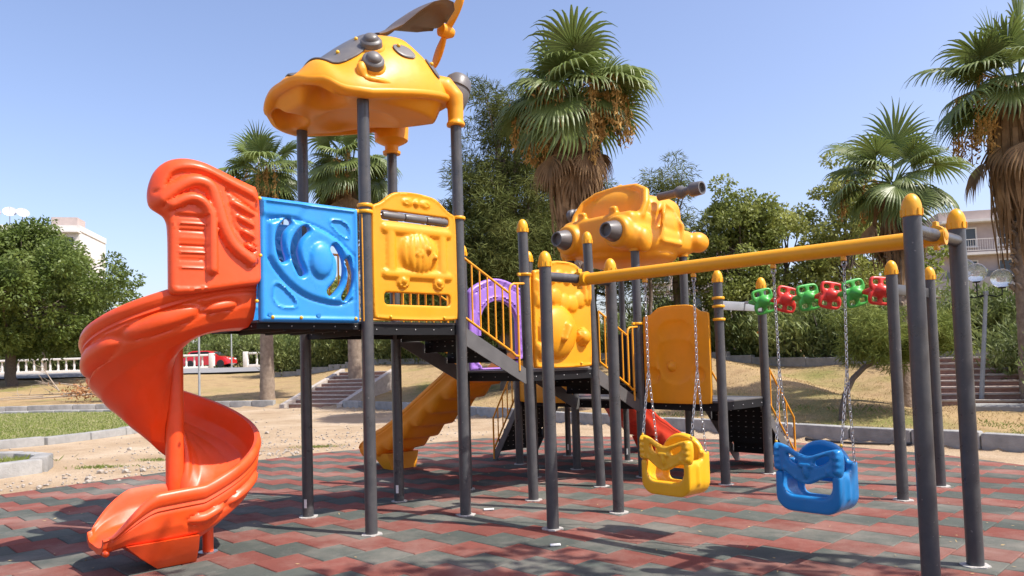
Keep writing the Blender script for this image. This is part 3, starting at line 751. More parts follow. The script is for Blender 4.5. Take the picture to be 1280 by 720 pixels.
# ---- stair from the middle tower to the low tower
sBC = pthing('stair_flight', 3.72, .6, 'steel stair flight with yellow handrail beside the yellow character panel', 'stairs')
stairs(sBC, 3.3, 4.14, ZB, ZC, (.05, 1.15), 3, balu=5)
# ---- low towers
tC = pthing('play_tower', 4.7, .6, 'low play tower whose four posts carry the yellow car roof', 'play tower')
post(tC, 4.16, .08, 3.0, False); post(tC, 4.16, 1.24, 3.0, False); post(tC, 5.25, .08, 3.0, False); post(tC, 5.24, 1.2, 3.0, False, r=.045, sticker=True)
deck(tC, 4.16, 5.25, .1, 1.22, ZC)
clamp(tC, 4.16, .08, 2.0, ang=PI)
m = MB(); m.box((4.95, .66, ZC + .45), (.03, .9, .9), None, .01); m.build('guard_panel', M_DARK, tC, 30)
tE = pthing('play_tower', 4.8, -.5, 'low corner play deck with plain orange-backed panel beside the grip bar', 'play tower')
post(tE, 4.29, -1.06, 2.46); post(tE, 5.36, -1.04, 2.43)
deck(tE, 4.24, 5.38, -1.03, .06, ZC)
OUTD = smooth_poly([(0, .03), (0, 1.1), (.02, 1.13), (.12, 1.14), (.18, 1.19), (.26, 1.235), (.5, 1.245), (.74, 1.235), (.82, 1.19), (.88, 1.14), (.98, 1.13), (1.0, 1.1), (1.0, .03), (.97, 0), (.03, 0)], 2)
def reliefD(X):
    a, b = X[:, 0], X[:, 1]; h = np.zeros(len(X))
    h = np.maximum(h, .05 * rnd(np.hypot(a - .5, b - .55), .3)); h = np.maximum(h, .045 * rnd(np.hypot(a - .16, b - .36), .10)); h = np.maximum(h, .045 * rnd(np.hypot(a - .82, b - .36), .10))
    h = np.maximum(h, .03 * rnd(np.hypot((a - .5) / 1.6, b - .9), .16))
    hb = -.10 * rnd(np.hypot(a - .42, b - .47), .06); h += .012 * plate(dist_poly(OUTD, X), .04, .02)
    return h + hb
pE = panel_mb(OUTD, [], reliefD, mapU(4.20, .015, .96), .05, .02, .02, back=.75).build('moulded_panel', M_YPANEL, tE, 50)
for z in (2.25, 2.15, 1.99): clamp(tE, 4.29, -1.06, z)
m = MB()
f = lambda a, z: (5.36, a, z)
m.tube([f(-.08, ZC), f(-.08, 1.95), f(-.10, 1.98), f(-.2, 1.99)], .014, 8)
m.build('guard_rail', M_RAIL, tE, 50)
tD = pthing('play_tower', 4.65, 1.8, 'small rear play deck with yellow panel between the slides', 'play tower')
post(tD, 4.05, 2.31, 2.3); post(tD, 5.17, 2.35, 2.3, r=.045, sticker=True)
deck(tD, 4.12, 5.2, 1.28, 2.33, ZC)
panel_mb(OUTD, [], reliefD, mapU(4.06, 2.27, .93), .05, .03, .02, back=.75).build('moulded_panel', M_YPANEL, tD, 50)
sE = pthing('stair_flight', 5.9, -.5, 'black ground stair with yellow handrails off the low corner deck', 'stairs')
stairs(sE, 5.38, 6.28, ZC, 0, (-.96, -.06), 5, railh=.62, foot=True, balu=4, curl=False)
sD = pthing('stair_flight', 4.6, 2.85, 'black ground stair with yellow handrails off the small rear deck', 'stairs')
stairs(sD, 2.36, 3.0, ZC, 0, (4.12, 5.0), 5, railh=.62, foot=True, axis='v', balu=5, curl=False)
# ------------------------------------------------------------------ slides
def sweep(m, secs, closed_sec=True, caps=True):
    n = len(secs[0]); b = len(m.v)
    for s_ in secs: m.v.extend([tuple(p) for p in s_])
    for i in range(len(secs) - 1):
        for j in range(n):
            j2 = (j + 1) % n; m.f.append((b + i * n + j, b + i * n + j2, b + (i + 1) * n + j2, b + (i + 1) * n + j))
    if caps: m.f.append(tuple(b + j for j in reversed(range(n)))); m.f.append(tuple(b + (len(secs) - 1) * n + j for j in range(n)))
SEC = [(.775, .255), (.785, .285), (.775, .325), (.75, .34), (.72, .33), (.705, .27), (.685, .14), (.63, .05), (.5, .005), (.35, 0), (.22, .03), (.15, .10), (.125, .17), (.105, .20), (.085, .195), (.072, .16), (.085, .03), (.2, -.085), (.42, -.125), (.6, -.105), (.70, -.04), (.745, .06), (.758, .17), (.752, .185), (.764, .2), (.757, .225), (.768, .235)]
sp = pthing('spiral_slide', -1.474, .8, 'orange spiral slide winding down around a central column', 'slide')
UA, VA = -1.474, .80
SECR = resample(SEC, .017)
QI = int(np.argmin(np.hypot(SECR[:, 0] - .072, SECR[:, 1] - .16)))
tot = .42 + 2 * PI * .45 + .68
bumps = [(.30, .09, .13, .045), (.62, .10, .17, .075), (1.05, .07, .2, .09), (1.5, .06, .17, .07), (2.35, .06, .2, .07), (2.95, .07, .15, .05), (3.25, .07, .12, .045)]
def spiral_frame(s):
    """s: metres along the centre line; returns origin on axis line, outward dir, bed z"""
    L1 = .42; L2 = 2 * PI * .45
    if s < L1: return (UA + (L1 - s), VA), (0, -1), 2.02 - .06 * (s / L1) ** 2
    if s < L1 + L2:
        t = (s - L1) / L2; a = -PI / 2 - t * 2 * PI; return (UA, VA), (math.cos(a), math.sin(a)), 1.96 - 1.66 * t ** 1.03
    t = (s - L1 - L2); return (UA - t, VA), (0, -1), .30 - .04 * t - .03 * t * t
secs = []; S = np.linspace(0, tot, 230); S = np.concatenate([S, [tot + .008, tot + .012]])
for q, s in enumerate(S):
    o, d, z = spiral_frame(min(s, tot)); e = tot - s
    ee = np.clip(e / .34, 0, 1); wf = .26 + .74 * float(ee * ee * (3 - 2 * ee)) ** .7; tk = .42 + .58 * float(sstep(0, .5, e)); dip = .03 * max(0, 1 - e / .14) ** 2
    sh = 1.0
    row = []
    kd = .55 * float(sstep(.25, .95, s)) * min(1, max(0, (z - .55) / .9))
    for qi, (r, dz) in enumerate(SECR):
        kb = float(sstep(.45, 1.5, s)); r_ = r * (1 - .085 * kb); z_ = dz
        if qi > QI and r < .70: z_ -= kd * ((.70 - r) / .62) ** 1.4          # cone-shaped underside running down to the column
        kx = float(sstep(tot - 1.0, tot - .5, s))
        if r < .25: r_ -= .10 * kx; z_ = z_ * (1 + .5 * kx) if z_ > .02 else z_
        if z_ > 0: z_ *= wf
        else: z_ *= tk
        z_ -= dip
        if r > .70 and -.06 < dz < .19 and s < tot - .5:
            for (sb, zb, lb, hb) in bumps:
                dd = math.hypot((s - sb) / lb, (dz - zb) / hb)
                if dd < 1: r_ += .036 * math.sqrt(1 - dd * dd)
                elif dd < 1.35: r_ -= .012 * math.sin((dd - 1) / .35 * PI)
        if e < .10: z_ = z_ if z_ < 0 else z_; 
        off = 0
        if q >= len(S) - 2: off = .0
        if e < .22: r_ -= (1 - math.sqrt(1 - (1 - e / .22) ** 2)) * .12 * (r - .43) / .35 if e > 0 else .12 * (r - .43) / .35
        row.append((o[0] + d[0] * r_, o[1] + d[1] * r_, z + z_ + (0 if q < 230 else -.0)))
    if q >= 230:
        k = (.985, .94)[q - 230]; c = np.mean(row, 0); row = [tuple(c + (np.array(p) - c) * k + np.array((-.018 * (q - 229), 0, 0))) for p in row]
    secs.append(row)
m = MB(); sweep(m, secs); ch = m.build('chute', M_ORANGE, sp, 45)
# scalloped lip at the mouth
o, d, z = spiral_frame(tot)
m = MB()
for k in range(5): m.ball((o[0] - .012, VA - .23 - k * .08, z - .06), (.026, .04, .028), 12, 8)
m.build('mouth_lip', M_ORANGE, ch, 60)
m = MB(); m.cyl((UA, VA, .22), (UA, VA, 2.12), .075, n=28); m.ball((UA, VA, 2.12), (.075, .075, .05)); m.lathe([(.17, .0), (.12, .05), (.095, .10), (.078, .18), (.07, .18), (.07, 0)], Matrix.Translation((UA, VA, .30)), 28)
m.build('centre_column', M_ORANGE, sp, 60)
m = MB()                                      # moulded foot under the mouth
def fr(u_, v_, z_, a, b): return [(u_ - a, v_ - b, z_), (u_ + a, v_ - b, z_), (u_ + a, v_ + b, z_), (u_ - a, v_ + b, z_)]
rows = [fr(-1.78, .40, .24, .27, .27), fr(-1.72, .40, .13, .22, .22), fr(-1.64, .42, .005, .15, .15)]
sweep(m, rows); m.build('moulded_foot', M_ORANGE, sp, 30)
m = MB(); m.cyl((-1.3, .52, 0), (-1.3, .52, .25), .045, n=18); m.build('support_leg', M_ORANGE, sp)
m = MB(); m.lathe([(.08, 0), (.08, .008), (.05, .01)], Matrix.Translation((-1.3, .52, .001)), 18); m.build('leg_flange', M_GALV, sp)
# entry wing with swept crest
WO = [(-1.045, 2.40), (-1.045, 3.075), (-1.15, 3.105), (-1.27, 3.145), (-1.40, 3.195), (-1.52, 3.235), (-1.66, 3.25), (-1.78, 3.215), (-1.855, 3.13), (-1.89, 3.02), (-1.90, 2.92), (-1.885, 2.84), (-1.83, 2.80), (-1.785, 2.765), (-1.765, 2.68), (-1.765, 2.30), (-1.765, 2.16), (-1.70, 2.15), (-1.4, 2.20), (-1.2, 2.24), (-1.045, 2.26)]
WO = smooth_poly([(a + 2, b) for a, b in WO], 2)
def pl_(P): return [(a + 2, b) for a, b in P]
def reliefW(X):
    h = np.zeros(len(X)); a = X[:, 0] - 2; b = X[:, 1]
    def ridge(P, w, hh): 
        nonlocal h
        h = np.maximum(h, hh * rnd(dist_poly(np.array(spl(pl_(P), 5)), X, False), w))
    ridge([(-1.08, 3.0), (-1.3, 3.09), (-1.5, 3.17), (-1.66, 3.18), (-1.78, 3.13), (-1.84, 3.0)], .045, .032)
    ridge([(-1.83, 2.90), (-1.72, 3.0), (-1.6, 3.06), (-1.48, 3.03), (-1.425, 2.90), (-1.375, 2.73), (-1.29, 2.57), (-1.15, 2.46)], .055, .055)
    ridge([(-1.76, 2.86), (-1.64, 2.92), (-1.54, 2.90), (-1.475, 2.80), (-1.465, 2.6), (-1.465, 2.36)], .045, .055)
    for i in range(4):
        c = (-1.205 + .02 * i, 2.885 - i * .105); ca, sa = math.cos(-.45), math.sin(-.45); x_ = (a - c[0]) * ca + (b - c[1]) * sa; y_ = -(a - c[0]) * sa + (b - c[1]) * ca
        hh = np.hypot(x_ / (.115 - .022 * i), y_ / (.036 - .003 * i)); h = np.maximum(h, .035 * np.sqrt(np.clip(1 - hh ** 2, 0, 1)))
        h -= .014 * np.exp(-((hh - 1.1) / .12) ** 2)
    rec = (a < -1.50) & (a > -1.735) & (b < 2.80) & (b > 2.22)
    h = np.where(rec, h * .3 - .012, h)
    for i in range(8):
        z_ = 2.78 - i * .058; h += np.where((a > -1.70) & (a < -1.51), (.012 if i % 2 else -.014) * np.exp(-((b - z_) / .0075) ** 2), 0)
    h -= .012 * np.exp(-(dist_poly(np.array(pl_([(-1.34, 3.02), (-1.28, 2.72), (-1.10, 2.54)])), X, False) / .012) ** 2)
    h -= .012 * np.exp(-(dist_poly(np.array(pl_([(-1.34, 3.02), (-1.08, 2.86)])), X, False) / .012) ** 2)
    return h
def bend(a): return .10 * max(0, (-1.45 - (a - 2)) / .4) ** 2
wing = panel_mb(WO, [], reliefW, lambda a, b, h: (a - 2, -.012 - h + bend(a), b), .10, .0135, .035, back=.2).build('entry_wing', M_ORANGE, sp, 50)
bolts(wing, [(-1.075, -.095, 2.98), (-1.075, -.095, 2.50), (-1.10, .0 - .07, 2.12)])
WO2 = smooth_poly(pl_([(-1.045, 2.1), (-1.045, 3.05), (-1.15, 3.07), (-1.27, 3.05), (-1.36, 2.95), (-1.38, 2.7), (-1.38, 2.1)]), 2)
panel_mb(WO2, [], lambda X: np.zeros(len(X)), lambda a, b, h: (a - 2, .86 + h, b), .08, .04, .03).build('entry_wing', M_ORANGE, sp, 50)

def wave_slide(root, axis, s0, prof, w0, w1, material, wave=.035):
    """prof: (distance along, bed z)"""
    m = MB(); D = np.linspace(prof[0][0], prof[-1][0], 120); Z = np.interp(D, [p[0] for p in prof], [p[1] for p in prof])
    k = np.ones(9) / 9; Z = np.convolve(np.pad(Z, 4, 'edge'), k, 'valid')
    c = (w0 + w1) / 2; hw = abs(w1 - w0) / 2
    secs = []; n = len(D)
    for q, (d, z) in enumerate(zip(D, Z)):
        e = (D[-1] - d); wf = 1 if e > .5 else .2 + .8 * math.sqrt(max(0, e / .5)); st = sstep(0, .2, d - D[0]); wv = wave * math.sin((d - D[0]) * 2 * PI / .36) * (1 if .3 < d - D[0] < D[-1] - D[0] - .4 else 0)
        half = [(0, 0), (.55, .005), (.72, .03), (.80, .10), (.845, .2), (.87, .245), (.93, .262), (.985, .25), (1., .215), (.985, .19), (.97, .185), (.975, .16), (.955, .15), (.95, .05), (.93, -.02 + wv), (.80, -.09 + wv), (.4, -.10 + wv)]
        half = [(a, b * wf if b > 0 else b) for a, b in half]
        sec = [(c + hw * a, z + b) for a, b in half] + [(c, z - .10 + wv)] + [(c - hw * a, z + b) for a, b in reversed(half[1:])]
        secs.append([(x, s0 + d, zz) if axis == 'v' else (s0 + d, x, zz) for x, zz in sec])
    for e_, kk in ((.02, .97), (.032, .88)):
        cc = np.mean(secs[-1], 0) if kk > .9 else cc; row = np.array(secs[n - 1]); row = cc + (row - cc) * kk
        row[:, 1 if axis == 'v' else 0] += e_; secs.append([tuple(p) for p in row])
    sweep(m, secs); return m.build('chute', material, root, 50)
sl = pthing('wave_slide', 2.7, 2.6, 'amber straight wave slide running down from the purple arch', 'slide')
wave_slide(sl, 'v', 1.22, [(0, 1.44), (.35, 1.37), (1.9, .52), (2.25, .36), (2.6, .27), (2.85, .25)], 2.33, 3.07, M_SLIDEY)
m = MB(); sweep(m, [[(2.42, 3.42, .24), (2.98, 3.42, .24), (2.98, 3.85, .22), (2.42, 3.85, .22)], [(2.48, 3.40, .0), (2.92, 3.40, .0), (2.92, 3.62, .0), (2.48, 3.62, .0)]]); m.build('moulded_foot', M_SLIDEY, sl, 30)
sl = pthing('wave_slide', 6.1, 1.75, 'red straight wave slide behind the low tower', 'slide')
wave_slide(sl, 'u', 5.2, [(0, 1.0), (.25, .94), (1.15, .31), (1.5, .17), (1.8, .13)], 1.38, 2.05, M_RED)
m = MB(); sweep(m, [[(6.3, 1.5, .25), (6.75, 1.5, .14), (6.75, 1.95, .14), (6.3, 1.95, .25)], [(6.4, 1.55, 0), (6.6, 1.55, 0), (6.6, 1.9, 0), (6.4, 1.9, 0)]]); m.build('moulded_foot', M_RED, sl, 30)

# ------------------------------------------------------------------ flying-machine roof
hr = pthing('tower_roof', .42, .6, 'yellow flying-machine shaped roof with grey fin and propeller on the tall tower', 'roof')
def can_r(u, v): return 4.13 + .20 * max(0, u) + .15 * math.exp(-((u + .54) / .22) ** 2) * math.exp(-((v - .55) / .45) ** 4)
def can_z(u, v):
    s = min(1, (abs((u - .34) / .88) ** 2.7 + abs((v - .62) / .80) ** 2.7) ** (1 / 2.7))
    zr = can_r(u, v)
    T = float(np.interp(u, [-.55, -.35, -.1, .31, .6, .85, 1.08, 1.25], [4.38, 4.53, 4.69, 4.94, 5.01, 4.92, 4.70, 4.45]))
    z = zr + (T - zr) * max(0, 1 - s ** 2.4) ** .6
    # moulded brow over the nose and the cockpit shoulders
    z += .09 * math.exp(-((u + .36) / .10) ** 2 - ((v - .2) / .28) ** 4) + .09 * math.exp(-((u + .36) / .10) ** 2 - ((v - 1.0) / .28) ** 4)
    return z
def can_pt(s, ph):
    c, sn = math.cos(ph), math.sin(ph); k = (abs(c) ** 2.7 + abs(sn) ** 2.7) ** (-1 / 2.7)
    u = .34 + .88 * s * k * c; v = .62 + .80 * s * k * sn; return u, v, can_z(u, v)
NS, NPH = 34, 120; SS = [1 - (1 - i / NS) ** 1.9 for i in range(1, NS + 1)]
m = MB()
ctr = (.34, .62, can_z(.34, .62)); outer = [[can_pt(s, 2 * PI * j / NPH) for j in range(NPH)] for s in SS]
def lip(j, r, dz):
    u, v, z = outer[-1][j]; dx, dy = u - .34, v - .62; L = math.hypot(dx, dy); return (u + dx / L * r, v + dy / L * r, z + dz)
rings = outer + [[lip(j, .018, .005) for j in range(NPH)], [lip(j, .03, -.02) for j in range(NPH)], [lip(j, .02, -.05) for j in range(NPH)], [lip(j, -.02, -.075) for j in range(NPH)]]
def belly(u, v, s):
    z0_ = 4.085 + .30 * float(sstep(.85, 1.55, u / 1.25 + v / 1.6)) - .03 * (1 - s ** 3)
    t_ = float(sstep(.86, 1.0, s)); z = z0_ * (1 - t_) + (can_r(u, v) - .075) * t_
    for vv in (.22, 1.02): z += .16 * math.exp(-(((u + .30) / .16) ** 2 + ((v - vv) / .19) ** 2) ** 2)
    z += .10 * math.exp(-(((u - .3) / .38) ** 2 + ((v - .62) / .40) ** 2) ** 3)
    return z
inner = [[(.34 + (p[0] - .34) * .95, .62 + (p[1] - .62) * .95, belly(p[0], p[1], SS[i])) for p in outer[i]] for i in range(NS - 1, -1, -1)]
rings += inner
m.v = [ctr] + [p for r_ in rings for p in r_]; nr = len(rings)
for j in range(NPH): m.f.append((0, 1 + j, 1 + (j + 1) % NPH))
for i in range(nr - 1):
    for j in range(NPH): a = 1 + i * NPH; b = a + NPH; m.f.append((a + j, b + j, b + (j + 1) % NPH, a + (j + 1) % NPH))
m.v.append((.34, .62, belly(.34, .62, 0))); last = 1 + (nr - 1) * NPH
for j in range(NPH): m.f.append((len(m.v) - 1, last + (j + 1) % NPH, last + j))
shell = m.build('shell', M_CANOPY, hr, 60)
def nrm(u, v):
    e = .01; n = Vector((-(can_z(u + e, v) - can_z(u - e, v)) / (2 * e), -(can_z(u, v + e) - can_z(u, v - e)) / (2 * e), 1)); return n.normalized()
def on_shell(u, v, up=0.): 
    n = nrm(u, v); q = n.to_track_quat('Z', 'Y').to_matrix().to_4x4(); p = Vector((u, v, can_z(u, v))) + n * up; return Matrix.Translation(p) @ q
for (u, v) in ((.15, .07), (.06, -.085), (.15, 1.17), (.06, 1.325)):
    e = MB(); e.lathe([(.03, -.05), (.105, -.05), (.11, .0), (.105, .06), (.092, .075), (.075, .08), (.07, .10), (.055, .115), (.03, .125), (.004, .128)], on_shell(u, v), 24); g_ = e.build('lamp_dome', M_GPLAST, shell, 35)
    e = MB(); e.lathe([(.09, -.06), (.135, -.06), (.13, -.005), (.112, .012), (.1, .0)], on_shell(u, v), 24); e.build('lamp_collar', M_CANOPY, g_, 45)
# bulged engine pods on the sides
for sg in (-1, 1):
    v0 = .6 + sg * .72
    v0 = .62 + sg * .71; e = MB(); e.ball((-.06, v0 + .0 * sg, 4.32), (.06, .05, .09)); e.ball((.13, v0 + .03 * sg, 4.235), (.20, .06, .045)); e.ball((.32, v0 + .01 * sg, 4.31), (.05, .05, .08))
    organic(e, 'side_pod', M_CANOPY, shell, .018, 5)
# dark windscreen and side windows hugging the shell
def patch(name, P, lift, material, th=.018, dx=.02):
    P = np.array(P); outl = resample(P, dx); mn, mx = outl.min(0), outl.max(0)
    pm = panel_mb(outl, [], lambda X: np.zeros(len(X)), lambda a, b, h: tuple(on_shell(a, b, lift + h).translation), th, dx, .008)
    return pm.build(name, material, shell, 40)
ws = patch('windscreen', smooth_poly([(-.36, .14), (-.36, 1.08), (.08, 1.12), (.28, .98), (.30, .62), (.28, .26), (.14, .06), (-.12, .02)], 2), .012, M_GPLAST)
bolts(ws, [tuple(on_shell(u, v, .03).translation) for u, v in ((-.12, .22), (.12, .28), (-.12, .98), (.12, .92))], None, .02)
for sg in (0, 1):
    f_ = (lambda v: v) if sg == 0 else (lambda v: 1.2 - v)
    w_ = patch('side_window', smooth_poly([(.36, f_(.03)), (.52, f_(.02)), (.60, f_(-.075)), (.42, f_(-.085)), (.34, f_(-.03))], 2), .012, M_GPLAST)
    bolts(w_, [tuple(on_shell(.41, f_(-.0), .03).translation)], None, .02)
    w_ = patch('side_window', smooth_poly([(.72, f_(.02)), (.84, f_(.03)), (.90, f_(-.05)), (.78, f_(-.08))], 2), .012, M_GPLAST)
    bolts(w_, [tuple(on_shell(.78, f_(-.02), .03).translation)], None, .02)
# grey fin sweeping back from the crown
m = MB(); rows = []
path = [(.42, 4.95, .16), (.60, 5.02, .20), (.76, 5.12, .28), (.90, 5.27, .38), (1.03, 5.38, .46), (1.16, 5.435, .50), (1.29, 5.45, .47), (1.39, 5.43, .36), (1.45, 5.40, .16)]
pu = np.interp(np.linspace(0, 8, 41), range(9), [p[0] for p in path]); pz = np.interp(np.linspace(0, 8, 41), range(9), [p[1] for p in path]); pw = np.interp(np.linspace(0, 8, 41), range(9), [p[2] for p in path])
for a, b, c_ in zip(pu - .05 * (pu > .5), pz, pw):
    t_ = .05; rows.append([(a, .6 + c_ * math.cos(q), b + t_ * math.sin(q) * (1 - .55 * math.cos(q) ** 2) - (.03 if abs(math.cos(q)) < .75 and math.sin(q) < 0 else 0) * -1) for q in np.linspace(0, 2 * PI, 29)[:-1]])
sweep(m, rows); fin = m.build('tail_fin', M_FIN, hr, 50)
# propeller
m = MB(); pc = Vector((1.50, .6, 5.36)); m.lathe([(.02, -.09), (.075, -.08), (.08, .02), (.05, .09), (.01, .11)], Matrix.Translation(pc) @ Matrix.Rotation(PI / 2, 4, 'Y'), 20)
hub = m.build('propeller_hub', M_CANOPY, hr, 45)
dirs = [Vector((.10, -.42, .62)), Vector((-.02, .28, -.42)), Vector((-.05, .45, .25))]
for dv in dirs[:2]:
    d_ = dv.normalized(); L = .40; m = MB(); rows = []
    sd_ = d_.cross(Vector((1, 0, 0))).normalized(); nn = d_.cross(sd_)
    for i in range(15):
        t = i / 14; wdt = .035 + .045 * math.sin(min(1, t * 1.15) * PI * .8) if t < .95 else .04; wdt *= math.sqrt(max(.05, 1 - max(0, (t - .8) / .2) ** 2)); th = .02 + .012 * (1 - t)
        c_ = pc + d_ * (.04 + t * L); rows.append([tuple(c_ + sd_ * wdt * math.cos(q) + (nn + sd_ * .4) * th * math.sin(q)) for q in np.linspace(0, 2 * PI, 17)[:-1]])
    sweep(m, rows); m.build('propeller_blade', M_CANOPY, hub, 50)
# tail elbow over the rear near post, with grey exhaust drum
m = MB(); m.tube([(1.12, 0, 4.05), (1.12, 0, 4.22), (1.11, .005, 4.33), (1.04, .05, 4.42), (.86, .16, 4.44)], [.08, .085, .105, .13, .14], 20); m.lathe([(.06, 0), (.1, 0), (.1, .035), (.06, .035)], Matrix.Translation((1.12, 0, 4.03)), 20)
organic(m, 'post_elbow', M_CANOPY, hr, .016, 4)
m = MB(); Mx = Matrix.Translation((1.24, .02, 4.47)) @ Matrix.Rotation(R(62), 4, 'Y') @ Matrix.Rotation(R(0), 4, 'X')
Mx = Matrix.Translation((1.24, .16, 4.42)) @ Vector((.30, -.12, .95)).to_track_quat('Z', 'Y').to_matrix().to_4x4()
m.lathe([(.02, -.12), (.14, -.10), (.155, 0), (.15, .07), (.135, .075), (.135, .095), (.148, .1), (.135, .19), (.09, .24), (.02, .255)], Mx, 24)
m.build('exhaust_drum', M_GPLAST, hr, 35)
m = MB(); m.lathe([(.02, 0), (.10, 0), (.105, .03), (.075, .04), (.08, .10), (.16, .14), (.19, .16), (.20, .3), (.2, .36)], Matrix.Translation((1.12, 1.2, 4.0)), 24)
m.lathe([(.06, 0), (.085, 0), (.085, .1)], Matrix.Translation((0, 1.22, 4.1)), 20); m.lathe([(.06, 0), (.085, 0), (.085, .1)], Matrix.Translation((0, 0, 4.16)), 20)
m.build('post_sockets', M_CANOPY, hr, 35)
# ------------------------------------------------------------------ car roof
cr = pthing('tower_roof', 4.7, .64, 'yellow car shaped roof with grey headlamp cones on the low tower', 'roof')
m = MB()
bx = lambda a, b, c, d, e, f_, bev: m.box(((a + b) / 2, (c + d) / 2, (e + f_) / 2), (b - a, d - c, f_ - e), None, bev, 4)
bx(3.98, 5.45, -.06, 1.34, 2.98, 3.34, .14)           # lower body
bx(4.0, 4.6, .0, 1.28, 3.15, 3.50, .10)               # bonnet
bx(4.42, 5.3, .02, 1.26, 3.2, 3.80, .22)              # cabin
m.ball((4.90, .64, 3.36), (.60, .69, .50), 24, 16)
m.ball((4.75, .64, 2.97), (.70, .66, .17), 24, 12)    # belly
for v in (.20, 1.08): m.lathe([(.19, 0), (.215, .02), (.22, .14), (.19, .2)], Matrix.Translation((4.09, v, 3.22)) @ Matrix.Rotation(-PI / 2, 4, 'Y'), 24)
for v in (.0, 1.28):
    sg = -1 if v < .6 else 1
    m.ball((5.46, v + .03 * sg, 3.17), (.20, .15, .15)); m.ball((4.20, v + .05 * sg, 3.10), (.13, .09, .17))
for v in (.36, .92): m.box((4.10, v, 3.52), (.10, .13, .17), Matrix.Rotation(R(-15), 3, 'Y'), .03)
m.ball((4.58, .62, 3.90), (.05, .06, .12)); m.box((4.42, .64, 3.62), (.08, 1.16, .42), Matrix.Rotation(R(18), 3, 'Y'), .04); m.ball((4.50, .64, 3.52), (.16, .62, .38), 24, 16)
# windscreen frame
m.tube([(4.24, .03, 3.42), (4.34, .01, 3.62), (4.44, .08, 3.80), (4.50, .28, 3.90), (4.52, .64, 3.93), (4.50, 1.0, 3.90), (4.44, 1.20, 3.80), (4.34, 1.27, 3.62), (4.24, 1.25, 3.42)], .055, 12)
for (v, sg) in ((-.07, -1), (1.35, 1)): m.tube([(4.55, v, 3.12), (4.62, v, 3.5), (4.78, v + .1 * -sg, 3.66), (4.98, v + .1 * -sg, 3.58), (5.05, v, 3.35), (5.0, v, 3.10), (4.55, v, 3.12)], .035, 8)
body = organic(m, 'body', M_CANOPY, cr, .022, 5)
for v in (.20, 1.08):
    e = MB(); e.lathe([(.02, -.05), (.145, -.05), (.15, .03), (.105, .22), (.10, .235), (.082, .235), (.075, .18), (.01, .17)], Matrix.Translation((3.95, v, 3.22)) @ Matrix.Rotation(-PI / 2, 4, 'Y'), 24); e.build('headlamp_cone', M_GPLAST, body, 35)
for (v0, v1) in ((-.02, -.70), (1.30, 1.62)):
    sg = 1 if v1 > v0 else -1; L = abs(v1 - v0); e = MB()
    e.lathe([(.055, 0), (.055, L * .40), (.065, L * .42), (.085, L * .47), (.085, L * .55), (.06, L * .6), (.052, L * .68), (.06, L * .72), (.09, L * .76), (.095, L * .8), (.088, L), (.07, L), (.065, L * .93), (.01, L * .92)], Matrix.Translation((4.6, v0, 3.72)) @ Matrix.Rotation(-sg * PI / 2, 4, 'X'), 22)
    e.build('exhaust_pipe', M_GPLAST, body, 40)
m = MB()
for (u, v) in ((4.16, .08), (4.16, 1.24), (5.25, .08), (5.24, 1.2)): m.lathe([(.06, 0), (.078, .0), (.082, .06), (.12, .16)], Matrix.Translation((u, v, 2.96)), 20)
m.build('post_sockets', M_CANOPY, cr, 40)
# ------------------------------------------------------------------ swing frame
sw = pthing('swing_set', 1.78, -2.7, 'grey four-post swing frame with long amber top beam', 'swing set')
SP = [(1.24, -1.13), (2.20, -1.12), (1.48, -4.28), (2.35, -4.28)]
for (u, v) in SP: post(sw, u, v, 2.45)
for a, b in ((0, 1), (2, 3)):
    m = MB(); m.cyl((*SP[a], 2.345), (*SP[b], 2.345), .045, n=18); m.build('cross_bar', M_POST, sw, 50)
b0, b1 = Vector((1.72, -1.06, 2.335)), Vector((1.92, -4.34, 2.335))
m = MB(); m.cyl(b0, b1, .058, n=24); bm_ = m.build('top_beam', M_BEAM, sw, 50)
for c in (Vector((1.72, -1.125, 2.345)), Vector((1.918, -4.28, 2.345))):
    m = MB(); m.lathe([(.045, -.035), (.068, -.035), (.072, 0), (.068, .035), (.045, .035)], Matrix.Translation(c) @ Matrix.Rotation(PI / 2, 4, 'Y'), 20)
    m.lathe([(.05, -.03), (.068, -.03), (.07, .02), (.05, .02)], Matrix.Translation(c + Vector((-.005, -.09 if c.y > -2 else .09, -.005))) @ Matrix.Rotation(PI / 2, 4, 'X'), 20)
    m.box(c + Vector((0, 0, .075)), (.06, .03, .05), None, .008); m.box(c + Vector((0, 0, -.075)), (.06, .03, .05), None, .008)
    m.build('beam_clamp', M_YELLOW, sw, 40)
def beam_at(v): t = (v - b0.y) / (b1.y - b0.y); return b0.lerp(b1, t)
def link_chain(m, A, B, pitch=.030, w=.0105, rw=.0032):
    A, B = Vector(A), Vector(B); d = B - A; n = max(2, int(d.length / pitch)); t = d.normalized(); x = t.cross(Vector((.3, .9, .1))).normalized(); y = t.cross(x)
    for i in range(n):
        c = A + d * ((i + .5) / n); s_ = x if i % 2 else y
        L = d.length / n * .5 + .006
        pth = [c + t * L * .62 * sg + s_ * 0 for sg in (1,)]
        ring = [c + t * (L * (math.sin(a) * .45 + (.55 if math.sin(a) > .01 else -.55 if math.sin(a) < -.01 else 0))) + s_ * w * math.cos(a) for a in np.linspace(0, 2 * PI, 9)[:-1]]
        m.tube(ring, rw, 4, False, True)
